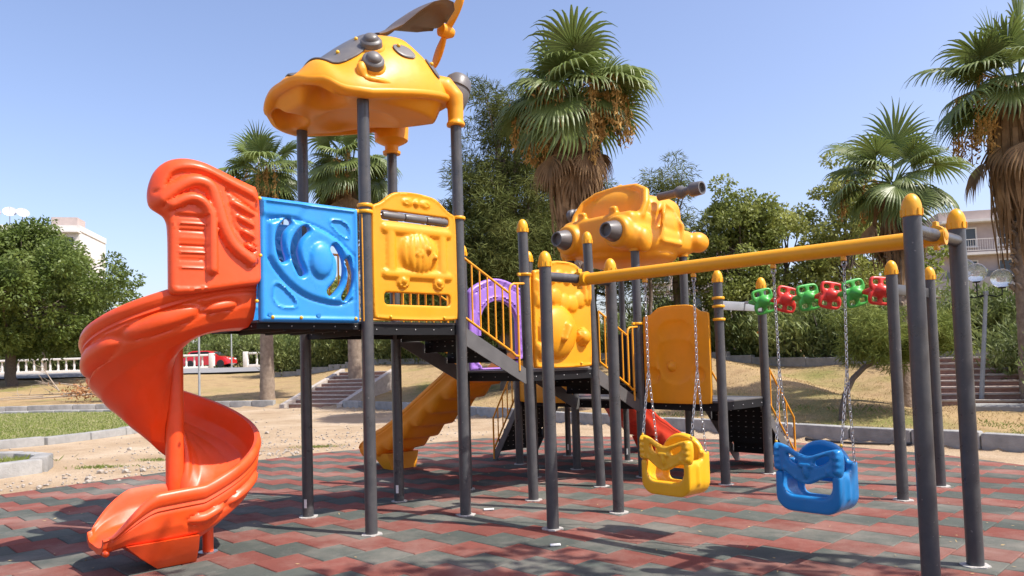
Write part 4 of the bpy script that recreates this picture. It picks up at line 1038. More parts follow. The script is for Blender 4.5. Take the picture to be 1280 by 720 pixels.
def swing(v0, vL, vR, mat_, name, label, zb):
    uc = beam_at(v0).x
    root = pthing('bucket_swing', uc, v0, label, 'swing')
    m = MB(); q = lambda x, y, z: (uc + y, v0 - x, zb + z)          # x to the right seen from the front, y to the back
    def rb(x0, x1, y0, y1, z0, z1, bev): m.box(((uc + (y0 + y1) / 2), v0 - (x0 + x1) / 2, zb + (z0 + z1) / 2), (y1 - y0, x1 - x0, z1 - z0), None, bev, 3)
    def uband(y0, y1, to, ti, top, wo=.30):        # trough: U band between outer and inner outline
        out_ = [(-wo, top)] + [(-wo + .12 + .12 * math.cos(R(k)), .12 + .12 * math.sin(R(k))) for k in range(180, 271, 15)] + [(wo - .12 + .12 * math.cos(R(k)), .12 + .12 * math.sin(R(k))) for k in range(270, 361, 15)] + [(wo, top)]
        ri = .12 - ti * .55
        in_ = [(wo - ti, top)] + [(wo - ti - ri + ri * math.cos(R(k)), to + ri + ri * math.sin(R(k))) for k in range(0, -91, -15)] + [(-wo + ti + ri + ri * math.cos(R(k)), to + ri + ri * math.sin(R(k))) for k in range(-90, -181, -15)] + [(-wo + ti, top)]
        P_ = out_ + in_; n_ = len(P_); b_ = len(m.v)
        m.v += [q(x, y0, z) for x, z in P_] + [q(x, y1, z) for x, z in P_]
        no = len(out_)
        for k in range(n_): m.f.append((b_ + k, b_ + (k + 1) % n_, b_ + n_ + (k + 1) % n_, b_ + n_ + k))
        for k in range(no - 1):
            i0, i1, j0, j1 = k, k + 1, n_ - 1 - k, n_ - 2 - k
            m.f.append((b_ + i0, b_ + j0, b_ + j1, b_ + i1)); m.f.append((b_ + n_ + i0, b_ + n_ + i1, b_ + n_ + j1, b_ + n_ + j0))
    uband(-.17, -.095, .12, .065, .30, .255); uband(-.105, .12, .075, .05, .31, .255); uband(.05, .14, .08, .06, .37, .26)
    for s in (-1, 1): rb(s * .253 - .018, s * .253 + .018, -.06, -.02, .10, .28, .012)
    BK = [(-.23, .05), (-.23, .33)] + arc(0, .33, .215, 172, 8, 14, .19) + [(.23, .33), (.23, .05)]
    BH = np.array(rrect(-.16, .16, .10, .20, .045))
    pm = panel_mb(BK, [BH], lambda X: .03 * rnd(np.abs(dist_poly(np.array(arc(0, .33, .235, 172, 8, 14, .19)), X, False)), .05), lambda a, b, h: (uc + .12 - h, v0 - a, zb + b), .05, .02, .015)
    m.add(pm.v, pm.f)
    seat = organic(m, 'seat_shell', mat_, root, .0135, 5)
    OB = smooth_poly([(-.315, .30), (-.315, .50), (-.28, .515), (-.18, .495), (-.08, .445), (.02, .42), (.12, .45), (.2, .475), (.28, .49), (.315, .475), (.325, .40), (.315, .30), (.28, .27), (.2, .285), (.12, .255), (.04, .215), (-.04, .215), (-.12, .255), (-.2, .30), (-.27, .30)], 2)
    H1 = smooth_poly([(-.175, .445), (-.115, .42), (-.065, .39), (-.08, .355), (-.13, .365), (-.17, .40)], 2)
    H2 = smooth_poly([(.215, .44), (.14, .425), (.075, .39), (.085, .35), (.15, .365), (.21, .40)], 2)
    def rl(X):
        h = np.zeros(len(X)); a, b = X[:, 0], X[:, 1]
        for k in range(4):
            for s in (-1, 1): h = np.maximum(h, .03 * rnd(np.hypot((a - s * .285) / 1.4, b - .33 - k * .048), .028))
        h = np.maximum(h, .03 * rnd(np.hypot((a - .01) / .5, b - .32), .06)); h = np.maximum(h, .025 * rnd(dist_seg(X, np.array((-.04, .36)), np.array((.06, .36))), .022))
        for k in range(5): h = np.maximum(h, .012 * rnd(np.hypot(a + .2 - k * .1, b - .30 + .08 * math.cos((k - 2) * .9)), .022))
        return h + .01 * plate(dist_poly(OB, X), .022, .015)
    bar = panel_mb(OB, [H1, H2] if 'blue' in label else [H1, H2], rl, lambda a, b, h: (uc - .16 - h + .25 * a * a, v0 - a * .85, zb + b), .05, .012, .016).build('safety_bar', mat_, root, 50)
    for (vv, s) in ((vL, -1), (vR, 1)):
        bt = beam_at(vv); top = Vector((bt.x, vv, bt.z - .058)); 
        m = MB(); m.cyl(top + Vector((0, 0, .01)), top - Vector((0, 0, .035)), .018, n=10); m.box(top - Vector((0, 0, .02)), (.05, .03, .03), None, .006)
        hk = m.build('hanger', M_BEAM, root, 40)
        m = MB(); m.tube([top + Vector((.0, .018 * math.cos(a), -.045 + .022 * math.sin(a) - .012)) for a in np.linspace(0, 2 * PI, 13)[:-1]], .0065, 6, False, True); m.build('shackle', M_GALV, hk, 60)
        jn = Vector((uc, v0 - s * .295, 1.22 + .0)); jn = top.lerp(Vector((uc, v0 - s * .258, zb + .4)), .55)
        m = MB(); link_chain(m, top - Vector((0, 0, .07)), jn); m.build('chain', M_GALV, root, 60, fix=False)
        for y_, zz in ((-.12, .50), (.09, .35)):
            m = MB(); link_chain(m, jn, q(s * .255, y_, zz)); m.build('chain', M_GALV, root, 60, fix=False)
        bolts(seat, [q(s * .255, -.12, .515)], M_BOLT, .012)
swing(-2.13, -1.88, -2.38, M_SEATY, 'y', 'yellow bucket swing seat with moulded safety bar hanging on chains', .36)
swing(-3.37, -3.10, -3.65, M_SEATB, 'b', 'blue bucket swing seat with moulded safety bar hanging on chains', .36)

# ------------------------------------------------------------------ overhead rotating grips
gb = pthing('grip_bar', 4.9, -2.0, 'overhead bar of turning green and red hand grips between grey posts', 'climbing bar')
post(gb, 4.54, -2.99, 2.37); post(gb, 5.62, -3.0, 2.37)
m = MB(); m.box((5.08, -2.99, 2.20), (1.0, .03, .11), None, .006); m.build('end_plate', M_BEAMG if False else M_POST, gb, 30)
m = MB(); m.box((4.83, -1.05, 2.165), (1.0, .03, .11), None, .006); m.build('end_plate', MATS.get('plate_grey') or mat('plate_grey', (.25, .26, .28), .4, var=.1), gb, 30)
m = MB(); m.cyl((4.9, -1.05, 2.21), (4.9, -3.0, 2.22), .016, n=10); m.build('shaft', M_GALV, gb)
GO = smooth_poly([(-.115, -.15), (-.135, -.11), (-.135, -.04), (-.10, 0), (-.135, .04), (-.135, .11), (-.115, .15), (-.06, .16), (.06, .16), (.115, .15), (.135, .11), (.135, .04), (.10, 0), (.135, -.04), (.135, -.11), (.115, -.15), (.06, -.16), (-.06, -.16)], 1)
GH = [np.array(rrect(-.10, -.025, .07, .125, .02)), np.array(rrect(.025, .10, .07, .125, .02)), np.array(rrect(-.10, -.025, -.125, -.07, .02)), np.array(rrect(.025, .10, -.125, -.07, .02))]
def rg(X): return .02 * rnd(np.hypot(X[:, 0], X[:, 1]), .08)
for i, v in enumerate((-1.27, -1.57, -1.85, -2.12, -2.40, -2.68)):
    tw = R((12, -14, 8, -10, 14, -6)[i]); ct, st = math.cos(tw), math.sin(tw); zc = 2.21 + .01 * i / 5
    pm = panel_mb(GO, GH, rg, lambda a, b, h: (4.9 + (a * ct - b * st) * .80 - (h - .35 * b * b) * .6, v - .05 - (a * ct - b * st) * .60 - (h - .35 * b * b) * .8, zc + a * st + b * ct), .045, .016, .014)
    pm.lathe([(.02, -.14), (.05, -.12), (.085, -.06), (.075, -.01), (.045, .07), (.022, .14), (.016, .15)], Matrix.Translation((4.9, v, zc)) @ Matrix.Rotation(-PI / 2, 4, 'X'), 20)
    g_ = pm.build('hand_grip', M_GRIPG if i % 2 == 0 else M_GRIPR, gb, 45)
    g_['label'] = 'green hand grip with four holes' if i % 2 == 0 else 'red hand grip with four holes'
# ------------------------------------------------------------------ foliage tools
def leafmat(name, c1, c2, trans=.3, rough=.55, scale=1.3, spec=.35):
    return mat(name, c1, rough, base2=c2, nscale=scale, trans=trans, spec=spec, sharp=.22, detail=6., objvar=.12)
def leaf_mesh(name, C, D, N, L, Wd, fold=0.):
    """diamond leaves: centre C, axis D, normal N, half length L, half width Wd"""
    D = D / (np.linalg.norm(D, axis=1)[:, None] + 1e-9); S = np.cross(D, N); S /= np.linalg.norm(S, axis=1)[:, None] + 1e-9
    L = np.broadcast_to(np.asarray(L, float), (len(C),))[:, None]; Wd = np.broadcast_to(np.asarray(Wd, float), (len(C),))[:, None]
    V = np.stack([C - D * L, C + S * Wd - D * L * .1, C + D * L, C - S * Wd - D * L * .1], 1).reshape(-1, 3)
    n = len(C); me = bpy.data.meshes.new(name); me.vertices.add(4 * n); me.vertices.foreach_set('co', V.astype('f').ravel())
    me.loops.add(4 * n); me.loops.foreach_set('vertex_index', np.arange(4 * n, dtype='i')); me.polygons.add(n)
    me.polygons.foreach_set('loop_start', np.arange(0, 4 * n, 4, dtype='i')); me.update(calc_edges=True); return me
def rv(n): v = RNG.normal(size=(n, 3)); return v / np.linalg.norm(v, axis=1)[:, None]
def clump_leaves(cen, rad, per, size, asp=.5, up=.5, flat=.75):
    C = []; D = []; N = []; S = []
    for c, r_ in zip(cen, rad):
        k = int(per * (r_ / np.mean(rad)) ** 1.6) + 4
        q = rv(k) * (RNG.uniform(.25, 1, (k, 1)) ** .5) * r_; q[:, 2] *= flat
        C.append(c + q); d = q / (np.linalg.norm(q, axis=1)[:, None] + 1e-6) + rv(k) * .8; d[:, 2] -= .2; D.append(d)
        n_ = rv(k) + np.array((0, 0, up)) + q / r_ * .6; N.append(n_); S.append(RNG.uniform(.65, 1.25, k) * size)
    C, D, N, S = np.vstack(C), np.vstack(D), np.vstack(N), np.concatenate(S)
    return C, D, N, S, S * asp
M_BARK = mat('bark_brown', (.13, .10, .075), .95, var=.35, nscale=14., bump=.8, bscale=30.)
M_BARKG = mat('bark_grey', (.22, .19, .155), .95, var=.3, nscale=14., bump=.8, bscale=30.)
def limb(m, a, b, ra, rb, sag=.15, n=6):
    a, b = Vector(a), Vector(b); L = (b - a).length; off = Vector((random.uniform(-1, 1), random.uniform(-1, 1), random.uniform(-.2, .8))) * L * sag
    P = []
    for i in range(n + 1):
        t = i / n; P.append(a.lerp(b, t) + off * (4 * t * (1 - t)) * .5 + Vector((random.uniform(-1, 1), random.uniform(-1, 1), 0)) * ra * .3 * (0 < i < n))
    m.tube(P, [ra + (rb - ra) * (i / n) for i in range(n + 1)], 7)
def tree(name, x, y, h, rx, rz, zc, leafm, label, cat='tree', trunk_r=.16, nc=80, per=120, size=.13, asp=.5, cr=(.5, .95), group=None, lean=(0, 0), bark=None, ry=None, seed=1, base=None, hollow=.35, shape=None, flat=.75):
    global RNG
    RNG = np.random.default_rng(seed); random.seed(seed)
    z0 = tz(x, y) if base is None else base
    root = thing(name, (x, y, z0 - .05), label, cat, 0, group); ry = ry or rx
    cc = np.array((lean[0], lean[1], zc))
    cen = []
    while len(cen) < nc:
        p = RNG.uniform(-1, 1, 3); r_ = np.linalg.norm(p)
        if r_ > 1 or r_ < hollow * RNG.uniform(.3, 1.2): continue
        if shape is not None and not shape(p): continue
        nz_ = noise.noise(Vector((p[0] * 1.6 + seed, p[1] * 1.6, p[2] * 1.6)))
        if nz_ < -.28: continue
        k = 1 + .27 * noise.noise(Vector((p[0] * 2.2, p[1] * 2.2 + seed, p[2] * 2.2)))
        cen.append(cc + p * k * np.array((rx, ry, rz)))
    cen = np.array(cen); rad = RNG.uniform(cr[0], cr[1], len(cen))
    C, D, N, S, W_ = clump_leaves(cen, rad, per, size, asp, flat=flat)
    crown = link('crown', leaf_mesh('crown', C, D, N, S, W_), leafm, root, 0)
    m = MB(); fork = Vector((lean[0] * .35, lean[1] * .35, max(.6, zc - rz * .75)))
    limb(m, (0, 0, -.2), fork, trunk_r * 1.15, trunk_r * .8, .06, 8); top = Vector(tuple(cc)) + Vector((0, 0, rz * .5)); limb(m, fork, top, trunk_r * .8, trunk_r * .2, .12, 8)
    m.build('trunk', bark or M_BARK, root, 60, fix=False)
    m = MB()
    for i in RNG.permutation(len(cen))[:max(10, nc // 3)]:
        q = cen[i]; t = RNG.uniform(0, .75); s_ = fork.lerp(top, t); limb(m, s_, q, trunk_r * .38 * (1 - t * .5), .012, .12, 5)
    m.build('limbs', bark or M_BARK, root, 60, fix=False)
    return root
# ------------------------------------------------------------------ palms
M_FROND = leafmat('palm_green', (.085, .135, .028), (.19, .23, .065), .3, .42, .9, .45)
M_DEADF = leafmat('palm_dead', (.14, .082, .042), (.34, .225, .12), .12, .9, 2.5, .1)
M_FRUIT = leafmat('palm_fruit', (.30, .16, .045), (.50, .32, .11), .1, .9, 6., .1)
M_PTRUNK = mat('palm_trunk', (.17, .12, .085), .95, base2=(.33, .26, .20), nscale=7., bump=.9, bscale=18.)
def frond_mesh(el, droop, seed, R0=1.12, pet=.95, nseg=34, spread=135, stiff=.50):
    rg = random.Random(seed); V = []; F = []
    dirx = Vector((math.cos(R(el)), 0, math.sin(R(el))))
    # petiole
    P = []; p = Vector((0, 0, 0)); d = dirx.copy()
    for i in range(7):
        P.append(p.copy()); d = (d + Vector((0, 0, -droop * .10))).normalized(); p = p + d * (pet / 6)
    m = MB(); m.tube(P, [.028 - .002 * i for i in range(7)], 5)
    hub = P[-1]; side = Vector((0, 1, 0)); nrm_ = d.cross(side)
    if nrm_.z < 0: nrm_ = -nrm_
    for k in range(nseg):
        a = R(-spread + 2 * spread * k / (nseg - 1)) + rg.uniform(-.03, .03)
        L = R0 * (.72 + .28 * math.cos(a * .75)) * rg.uniform(.9, 1.06)
        sd = (d * math.cos(a) + side * math.sin(a)).normalized(); c = hub.copy(); wid0 = 2 * R(spread) / nseg
        n = 7; rows = []
        curl = nrm_ * (.18 * abs(math.sin(a)))
        dd = (sd + curl * .6).normalized()
        for i in range(n + 1):
            t = i / n; r_ = L * t
            hw = min(r_, L * stiff) * wid0 * .53 + .004; 
            if t > stiff: hw *= max(.07, 1 - (t - stiff) / (1 - stiff)) ** 1.0
            ac = dd.cross(nrm_).normalized()
            rows.append((c - ac * hw, c + nrm_ * hw * .55, c + ac * hw))
            g_ = droop * (.05 + 1.5 * max(0, t - stiff * .8) ** 1.25) + (.14 * droop * t)
            dd = (dd + Vector((0, 0, -g_)) + Vector((rg.uniform(-.05, .05), rg.uniform(-.05, .05), 0)) * t).normalized(); c = c + dd * (L / n)
        b = len(m.v)
        for r3 in rows: m.v.extend([tuple(q) for q in r3])
        for i in range(n):
            for j in (0, 1): o = b + i * 3 + j; m.f.append((o, o + 1, o + 4, o + 3))
    return m
FR = {}
for i, el in enumerate((80, 62, 45, 28, 10, -10, -30, -48)):
    FR[el] = [frond_mesh(el, (.4, .7, .9, 1.0, 1.1, 1.1, 1.1, 1.1)[i], i * 3 + s_).mesh('frond') for s_ in range(2)]
    for me_ in FR[el]: me_.materials.append(M_FROND)
DEADFR = [frond_mesh(el, 1.3, 90 + i, .85, .9, 16, 70).mesh('dead_frond') for i, el in enumerate((-35, -58, -72))]
for me_ in DEADFR: me_.materials.append(M_DEADF)
def palm(x, y, hc, rad, label, tr=.22, counts=None, skirt=(26, 1.7), fruits=8, lean=(0, 0), seed=3, group='fan palms', base=None, dead=14):
    rg = random.Random(seed); z0 = tz(x, y) if base is None else base; root = thing('palm_tree', (x, y, z0 - .05), label, 'palm tree', 0, group)
    H = hc - z0; k = rad / 1.75
    m = MB(); n = 40; P = []; Rr = []
    for i in range(n + 1):
        t = i / n; P.append((lean[0] * t * t, lean[1] * t * t, -.1 + (H + .1) * t)); Rr.append(tr * (1.25 - .4 * t if t < .15 else 1.16 - .28 * t) * (1 + .05 * (i % 2) + rg.uniform(-.03, .03)))
    m.tube(P, Rr, 14); tk = m.build('trunk', M_PTRUNK, root, 35, fix=False)
    # old leaf bases ringing the trunk
    m = MB()
    for i in range(int(H * 26)):
        t = rg.uniform(.35, 1); a = i * 2.4; rr_ = tr * (1.12 - .28 * t); c = Vector((lean[0] * t * t + rr_ * math.cos(a), lean[1] * t * t + rr_ * math.sin(a), H * t))
        o = Vector((math.cos(a), math.sin(a), .9)); m.tube([c, c + o * .06 * k + Vector((0, 0, .03)), c + o * rg.uniform(.08, .14) * k], [.045 * k, .035 * k, .012], 5)
    tag(m.build('leaf_bases', M_PTRUNK, tk, 30, fix=False), kind='stuff')
    top = Vector((lean[0], lean[1], H)); i = 0
    for el, cnt in (counts or {80: 3, 62: 5, 45: 7, 28: 8, 10: 8, -10: 7, -30: 6, -48: 4}).items():
        for c in range(cnt):
            o = bpy.data.objects.new('frond', rg.choice(FR[el])); col.objects.link(o); o.parent = root
            a = 2 * PI * (c + rg.uniform(-.25, .25)) / cnt + i * .7; o.location = top + Vector((.1 * math.cos(a), .1 * math.sin(a), .15 * math.sin(R(el)))) * k
            o.rotation_euler = (rg.uniform(-.45, .45), rg.uniform(-.22, .22), a + rg.uniform(-.25, .25)); s_ = k * rg.uniform(.72, 1.12) * .98; o.scale = (s_, s_, s_)
        i += 1
    for c in range(dead):
        o = bpy.data.objects.new('dead_frond', rg.choice(DEADFR)); col.objects.link(o); o.parent = root
        a = 2 * PI * c / max(1, dead) + rg.uniform(-.2, .2); o.location = top + Vector((.12 * math.cos(a), .12 * math.sin(a), -.15 - rg.uniform(0, .6))) * k; o.rotation_euler = (0, 0, a); s_ = k * rg.uniform(.8, 1.05); o.scale = (s_, s_, s_)
    if skirt:
        ns, ln = skirt; m = MB()
        for i in range(ns * 9):
            a = rg.uniform(0, 2 * PI); r_ = tr + rg.uniform(.0, .42) ** 1.3 * k; z_ = H - rg.uniform(.2, 1.5) * k; L = rg.uniform(.35, 1) * ln * (1 - .3 * rg.random() ** 3); sx = rg.uniform(-.15, .15)
            w_ = rg.uniform(.012, .045) * k; ta = Vector((-math.sin(a), math.cos(a), 0)); ro = Vector((math.cos(a), math.sin(a), 0)); p0 = top * 0 + Vector((lean[0], lean[1], 0)) + ro * r_ + Vector((0, 0, z_))
            pts = [p0, p0 + ro * .05 - Vector((0, 0, L * .5)), p0 + ro * rg.uniform(-.12, .06) + ta * sx - Vector((0, 0, L))]
            vs = []
            for t_, q in enumerate(pts): vs += [q - ta * w_ * (1, 1.1, .35)[t_] + ro * .01, q + ta * w_ * (1, 1.1, .35)[t_] - ro * .01]
            m.add(vs, [(0, 1, 3, 2), (2, 3, 5, 4)])
        tag(m.build('skirt', M_DEADF, root, 0, fix=False), kind='stuff')
    for i in range(fruits):
        a = rg.uniform(0, 2 * PI); m = MB(); o = Vector((math.cos(a), math.sin(a), 0)); st = top + o * .15 * k
        mid_ = st + o * rg.uniform(.35, 1.05) * k + Vector((0, 0, rg.uniform(-.1, .35) * k)); end = mid_ + o * .12 * k - Vector((0, 0, rg.uniform(.9, 1.5) * k))
        P = [st, st.lerp(mid_, .6) + Vector((0, 0, .1)), mid_, mid_.lerp(end, .35) + o * .06, end]; m.tube(P, .014, 5)
        for j in range(120):
            t = rg.random() ** .8; q = mid_.lerp(end, t) + Vector((rg.gauss(0, 1), rg.gauss(0, 1), rg.gauss(0, 1))) * .06 * k; s_ = rg.uniform(.02, .04) * k
            dv = Vector((rg.gauss(0, 1), rg.gauss(0, 1), -1.2)).normalized() * s_ * 1.8; sv_ = dv.cross(Vector((rg.gauss(0, 1), 1, 0))).normalized() * s_ * .6
            m.add([q - dv, q + sv_, q + dv, q - sv_], [(0, 1, 2, 3)])
        m.build('fruit_stalk', M_FRUIT, root, 0, fix=False)
    return root
palm(1.85, 20.3, 8.55, 2.2, 'tall fan palm with thick brown skirt behind the yellow car roof', .27, {80: 3, 62: 7, 45: 9, 28: 9, 10: 7, -10: 5}, (110, 2.6), 34, seed=5, dead=26)
palm(-10.6, 32.6, 9.9, 2.1, 'fan palm beside the kerb end with slim grey trunk', .25, {80: 3, 62: 4, 45: 5, 28: 6, 10: 6, -10: 6, -30: 4}, (14, 1.2), 5, seed=8, dead=6)
palm(-6.6, 31.6, 9.9, 2.2, 'fan palm with hanging dead fronds beside the brick steps', .25, {80: 2, 62: 4, 45: 5, 28: 6, 10: 6, -10: 5, -30: 5}, (30, 1.6), 10, seed=12, dead=14)
palm(8.35, 16.2, 5.15, 1.42, 'short fan palm with open green crown rising behind the swing frame', .19, {80: 2, 62: 4, 45: 5, 28: 5, 10: 5, -10: 3, -30: 2}, (16, 1.3), 2, seed=21, dead=6)
palm(11.75, 17.2, 7.5, 2.0, 'fan palm with long brown skirt and orange fruit stalks by the flats', .2, {80: 2, 62: 5, 45: 6, 28: 6, 10: 5, -10: 2}, (80, 2.6), 22, seed=33, dead=10)

# ------------------------------------------------------------------ pines and broadleaf trees
M_PINE = leafmat('pine_needles', (.058, .080, .020), (.14, .15, .042), .25, .7, .8, .12)
M_PINEL = leafmat('pine_needles_light', (.085, .115, .03), (.20, .21, .065), .3, .7, .9, .12)
M_LEAFD = leafmat('leaf_dark', (.075, .12, .022), (.19, .24, .055), .4, .5, .7, .35)
M_LEAFM = leafmat('leaf_mid', (.14, .18, .036), (.30, .33, .09), .42, .5, .8, .3)
M_LEAFL = leafmat('leaf_light', (.21, .245, .05), (.40, .41, .12), .45, .5, .8, .3)
M_TAMAR = leafmat('feathery_green', (.11, .15, .03), (.24, .27, .07), .35, .7, 1.2, .12)
M_OLEA = leafmat('oleander_leaf', (.095, .14, .035), (.26, .295, .105), .35, .5, 1.0, .3)
cone = lambda p: p[0] ** 2 + p[1] ** 2 < (1.0 - .42 * (p[2] + 1)) ** 2 * 1.0 + .08
tree('pine_tree', -.15, 27.2, 12, 3.7, 4.5, 6.2, M_PINE, 'large dark pine filling the space left of the tall fan palm', 'pine tree', .3, 330, 260, .16, .10, (.5, .95), seed=4, hollow=.1, shape=cone, flat=.6)
tree('pine_tree', 6.9, 31.5, 9.5, 2.7, 3.0, 5.4, M_PINEL, 'lighter pine behind the exhaust pipes of the car roof', 'pine tree', .2, 90, 150, .17, .10, (.5, .9), seed=6, hollow=.15, shape=cone, flat=.6)
tree('pine_tree', 3.6, 33.0, 8, 2.6, 3.0, 5.2, M_PINE, 'dark pine behind the yellow car roof and the tall fan palm', 'pine tree', .2, 90, 140, .17, .11, (.5, .9), seed=61, hollow=.15, flat=.6)
tree('leafy_tree', 9.2, 30.5, 9, 1.7, 3.3, 4.2, M_LEAFM, 'slender mid green tree between the pine and the paler trees', 'tree', .14, 110, 165, .085, .55, (.4, .7), seed=9)
tree('leafy_tree', 11.5, 31.5, 8, 2.0, 2.7, 3.6, M_LEAFL, 'light green leafy tree above the far end of the hand grips', 'tree', .14, 90, 165, .085, .55, (.4, .75), seed=13)
tree('leafy_tree', 13.6, 30.5, 9, 1.75, 3.4, 4.6, M_LEAFL, 'pale green loose leafy tree beside the short fan palm', 'tree', .12, 80, 150, .085, .55, (.35, .7), seed=15)
tree('leafy_tree', 16.4, 33, 8, 2.2, 2.3, 3.5, M_LEAFM, 'low leafy tree behind the short fan palm', 'tree', .12, 50, 130, .12, .55, (.4, .75), seed=16)
tree('leafy_tree', 5.2, 28.2, 5.5, 1.5, 1.5, 4.6, M_LEAFL, 'young pale leafy tree glimpsed between the grey posts', 'tree', .08, 36, 110, .11, .5, (.35, .6), seed=17)
tree('round_tree', -30.2, 45.5, 12, 6.4, 3.7, 5.8, M_LEAFD, 'dense round dark green tree in front of the white balustrade', 'tree', .3, 300, 280, .125, .5, (.6, 1.35), seed=19, hollow=.5)
tree('leafy_tree', -38.5, 62, 11, 2.6, 4.2, 7.4, M_LEAFM, 'grey green tree between the round tree and the orange slide', 'tree', .2, 70, 120, .22, .4, (.7, 1.2), seed=23)
ROADT = ('mid green tree standing behind the red car', 'dark tree behind the end of the long balustrade', 'pale green tree behind the short balustrade piece', 'mid green tree far behind the slim palm trunk', 'dark tree far behind the worn brick steps', 'pale tree far behind the round tree, nearest the slide', 'mid green tree far behind the trunk of the round tree')
for i, (x, y, r_, zc) in enumerate(((-32, 78, 4.5, 5.5), (-25, 80, 4.2, 4.6), (-18, 76, 4.5, 5.2), (-12.5, 66, 4, 5.0), (-6.2, 62, 4, 5.2), (-40, 84, 4.5, 4.6), (-52, 84, 5, 5.0))):
    tree('leafy_tree', x, y, 9, r_, r_ * .62, zc, (M_LEAFM, M_LEAFD, M_LEAFL)[i % 3], ROADT[i], 'tree', .2, 55, 130, .26, .5, (.9, 1.6), seed=40 + i)
# small leaning pine on the bank
tree('leaning_tree', 6.35, 14.75, 2, 1.15, .6, 1.66, M_TAMAR, 'small pine with a bent leaning trunk on the dry bank', 'tree', .001, 85, 190, .085, .12, (.24, .4), lean=(1.25, .3), seed=51, hollow=.1)
lt = [o for o in col.objects if o.name.startswith('leaning_tree')][0]
for c in list(lt.children):
    if c.name.startswith(('trunk', 'limbs')): bpy.data.objects.remove(c)
m = MB(); m.tube([(0, 0, -.15), (.02, .0, .25), (.10, .02, .55), (.28, .06, .85), (.55, .12, 1.07), (.85, .2, 1.2), (1.15, .25, 1.35), (1.5, .3, 1.6)], [.085, .07, .062, .056, .05, .042, .03, .015], 8); m.build('trunk', M_BARK, lt, 60, fix=False)
m = MB()
for a in range(9): limb(m, (.75 + .08 * a, .2, 1.16 + .04 * a), (.7 + .16 * a, .3 + .5 * math.sin(a * 2), 1.5 + .25 * math.sin(a * 3)), .018, .006, .1, 4)
m.build('limbs', M_BARK, lt, 60, fix=False)

# ------------------------------------------------------------------ retaining wall, hedge, steps
def koff(i, d):
    p = KP[i]; t = (KP[i + 1] - KP[i - 1]); t /= np.hypot(*t); n = np.array([t[1], -t[0]]); n = n if n[1] > 0 else -n; return tuple(p + n * d)
RW = [koff(3, 15.5), koff(4, 12.3), koff(5, 12.0), koff(6, 12.0), koff(7, 12.5), (-4.2, 40.5), (-8.5, 43), (-15, 46)]
M_WALL = mat('retaining_concrete', (.30, .29, .27), .9, var=.25, nscale=4., bump=.5, bscale=40., objvar=.12)
rw = thing('retaining_wall', (*RW[0], 0), 'low grey concrete block wall along the top of the dry bank', 'wall')
P = [Vector((*p, 0)) for p in RW]; me_ = None
for a, b in zip(P, P[1:]):
    n = max(1, round((b - a).length / 1.25)); L = (b - a).length / n
    for i in range(n):
        c = a.lerp(b, (i + .5) / n)
        if me_ is None: mm = MB(); mm.box((0, 0, 0), (1.0, .25, .62), None, .018); me_ = mm.mesh('coping_block'); me_.materials.append(M_WALL)
        o = bpy.data.objects.new('coping_block', me_); col.objects.link(o); o.parent = rw; o.location = (c.x - P[0].x, c.y - P[0].y, tz(c.x, c.y) - .02 + random.uniform(-.015, .015)); o.rotation_euler = (0, 0, math.atan2((b - a).y, (b - a).x)); o.scale.x = L - .012
# oleander shrubs behind the wall
def shrub_mesh(seed, h, r_, n=2600, ln=.085):
    g = np.random.default_rng(seed); stems = 26; C = []; D = []; N = []
    for s in range(stems):
        a = g.uniform(0, 2 * PI); t_ = g.uniform(0, 1) ** .5; tip = np.array((r_ * t_ * math.cos(a), r_ * t_ * math.sin(a), h * g.uniform(.55, 1.0))); bs = tip * np.array((.35, .35, 0))
        k = n // stems; t = g.uniform(.08, 1, k) ** .75; p = bs + (tip - bs) * t[:, None] + g.normal(size=(k, 3)) * .13 * r_; d = (tip - bs) / np.linalg.norm(tip - bs) + g.normal(size=(k, 3)) * .75; C.append(p); D.append(d); N.append(g.normal(size=(k, 3)) + np.array((0, 0, .5)))
    C = np.vstack(C); C[:, 2] = np.abs(C[:, 2]); me = leaf_mesh('foliage', C, np.vstack(D), np.vstack(N), g.uniform(.7, 1.3, len(C)) * ln, g.uniform(.7, 1.2, len(C)) * ln * .24); return me
SHM = []
for i in range(4): me_ = shrub_mesh(100 + i, (1.75, 1.5, 1.9, 1.6)[i], (1.15, 1.3, 1.1, 1.25)[i], 3600, .10); me_.materials.append(M_OLEA); SHM.append(me_)
mm = MB()
for i in range(7): a = i * .9; mm.tube([(0.08 * math.cos(a), .08 * math.sin(a), -.1), (.25 * math.cos(a), .25 * math.sin(a), .5), (.55 * math.cos(a), .55 * math.sin(a), 1.15)], [.03, .022, .01], 5)
STM = mm.mesh('stems'); STM.materials.append(M_BARKG)
def shrub(x, y, s, label, group=None, k=0, rz=None, sz=1.):
    root = thing('shrub', (x, y, tz(x, y) - .05), label, 'shrub', 0, group)
    for nm, me in (('foliage', SHM[k % 4]), ('stems', STM)):
        o = bpy.data.objects.new(nm, me); col.objects.link(o); o.parent = root; o.rotation_euler = (0, 0, random.uniform(0, 6) if rz is None else rz); o.scale = (s, s, s * sz)
    return root
random.seed(3); k = 0
for a, b in zip(P, P[1:]):
    L = (b - a).length; n = max(1, round(L / 1.45)); nn = Vector((-(b - a).y, (b - a).x, 0)).normalized(); nn = nn if nn.y > 0 else -nn
    for i in range(n):
        c = a.lerp(b, (i + .5) / n) + nn * random.uniform(.7, 1.3); k += 1
        shrub(c.x, c.y, random.uniform(1.15, 1.55) * (1.25 if c.y > 38 else 1), 'green oleander shrub in the hedge behind the retaining wall', 'oleander hedge shrubs', k)
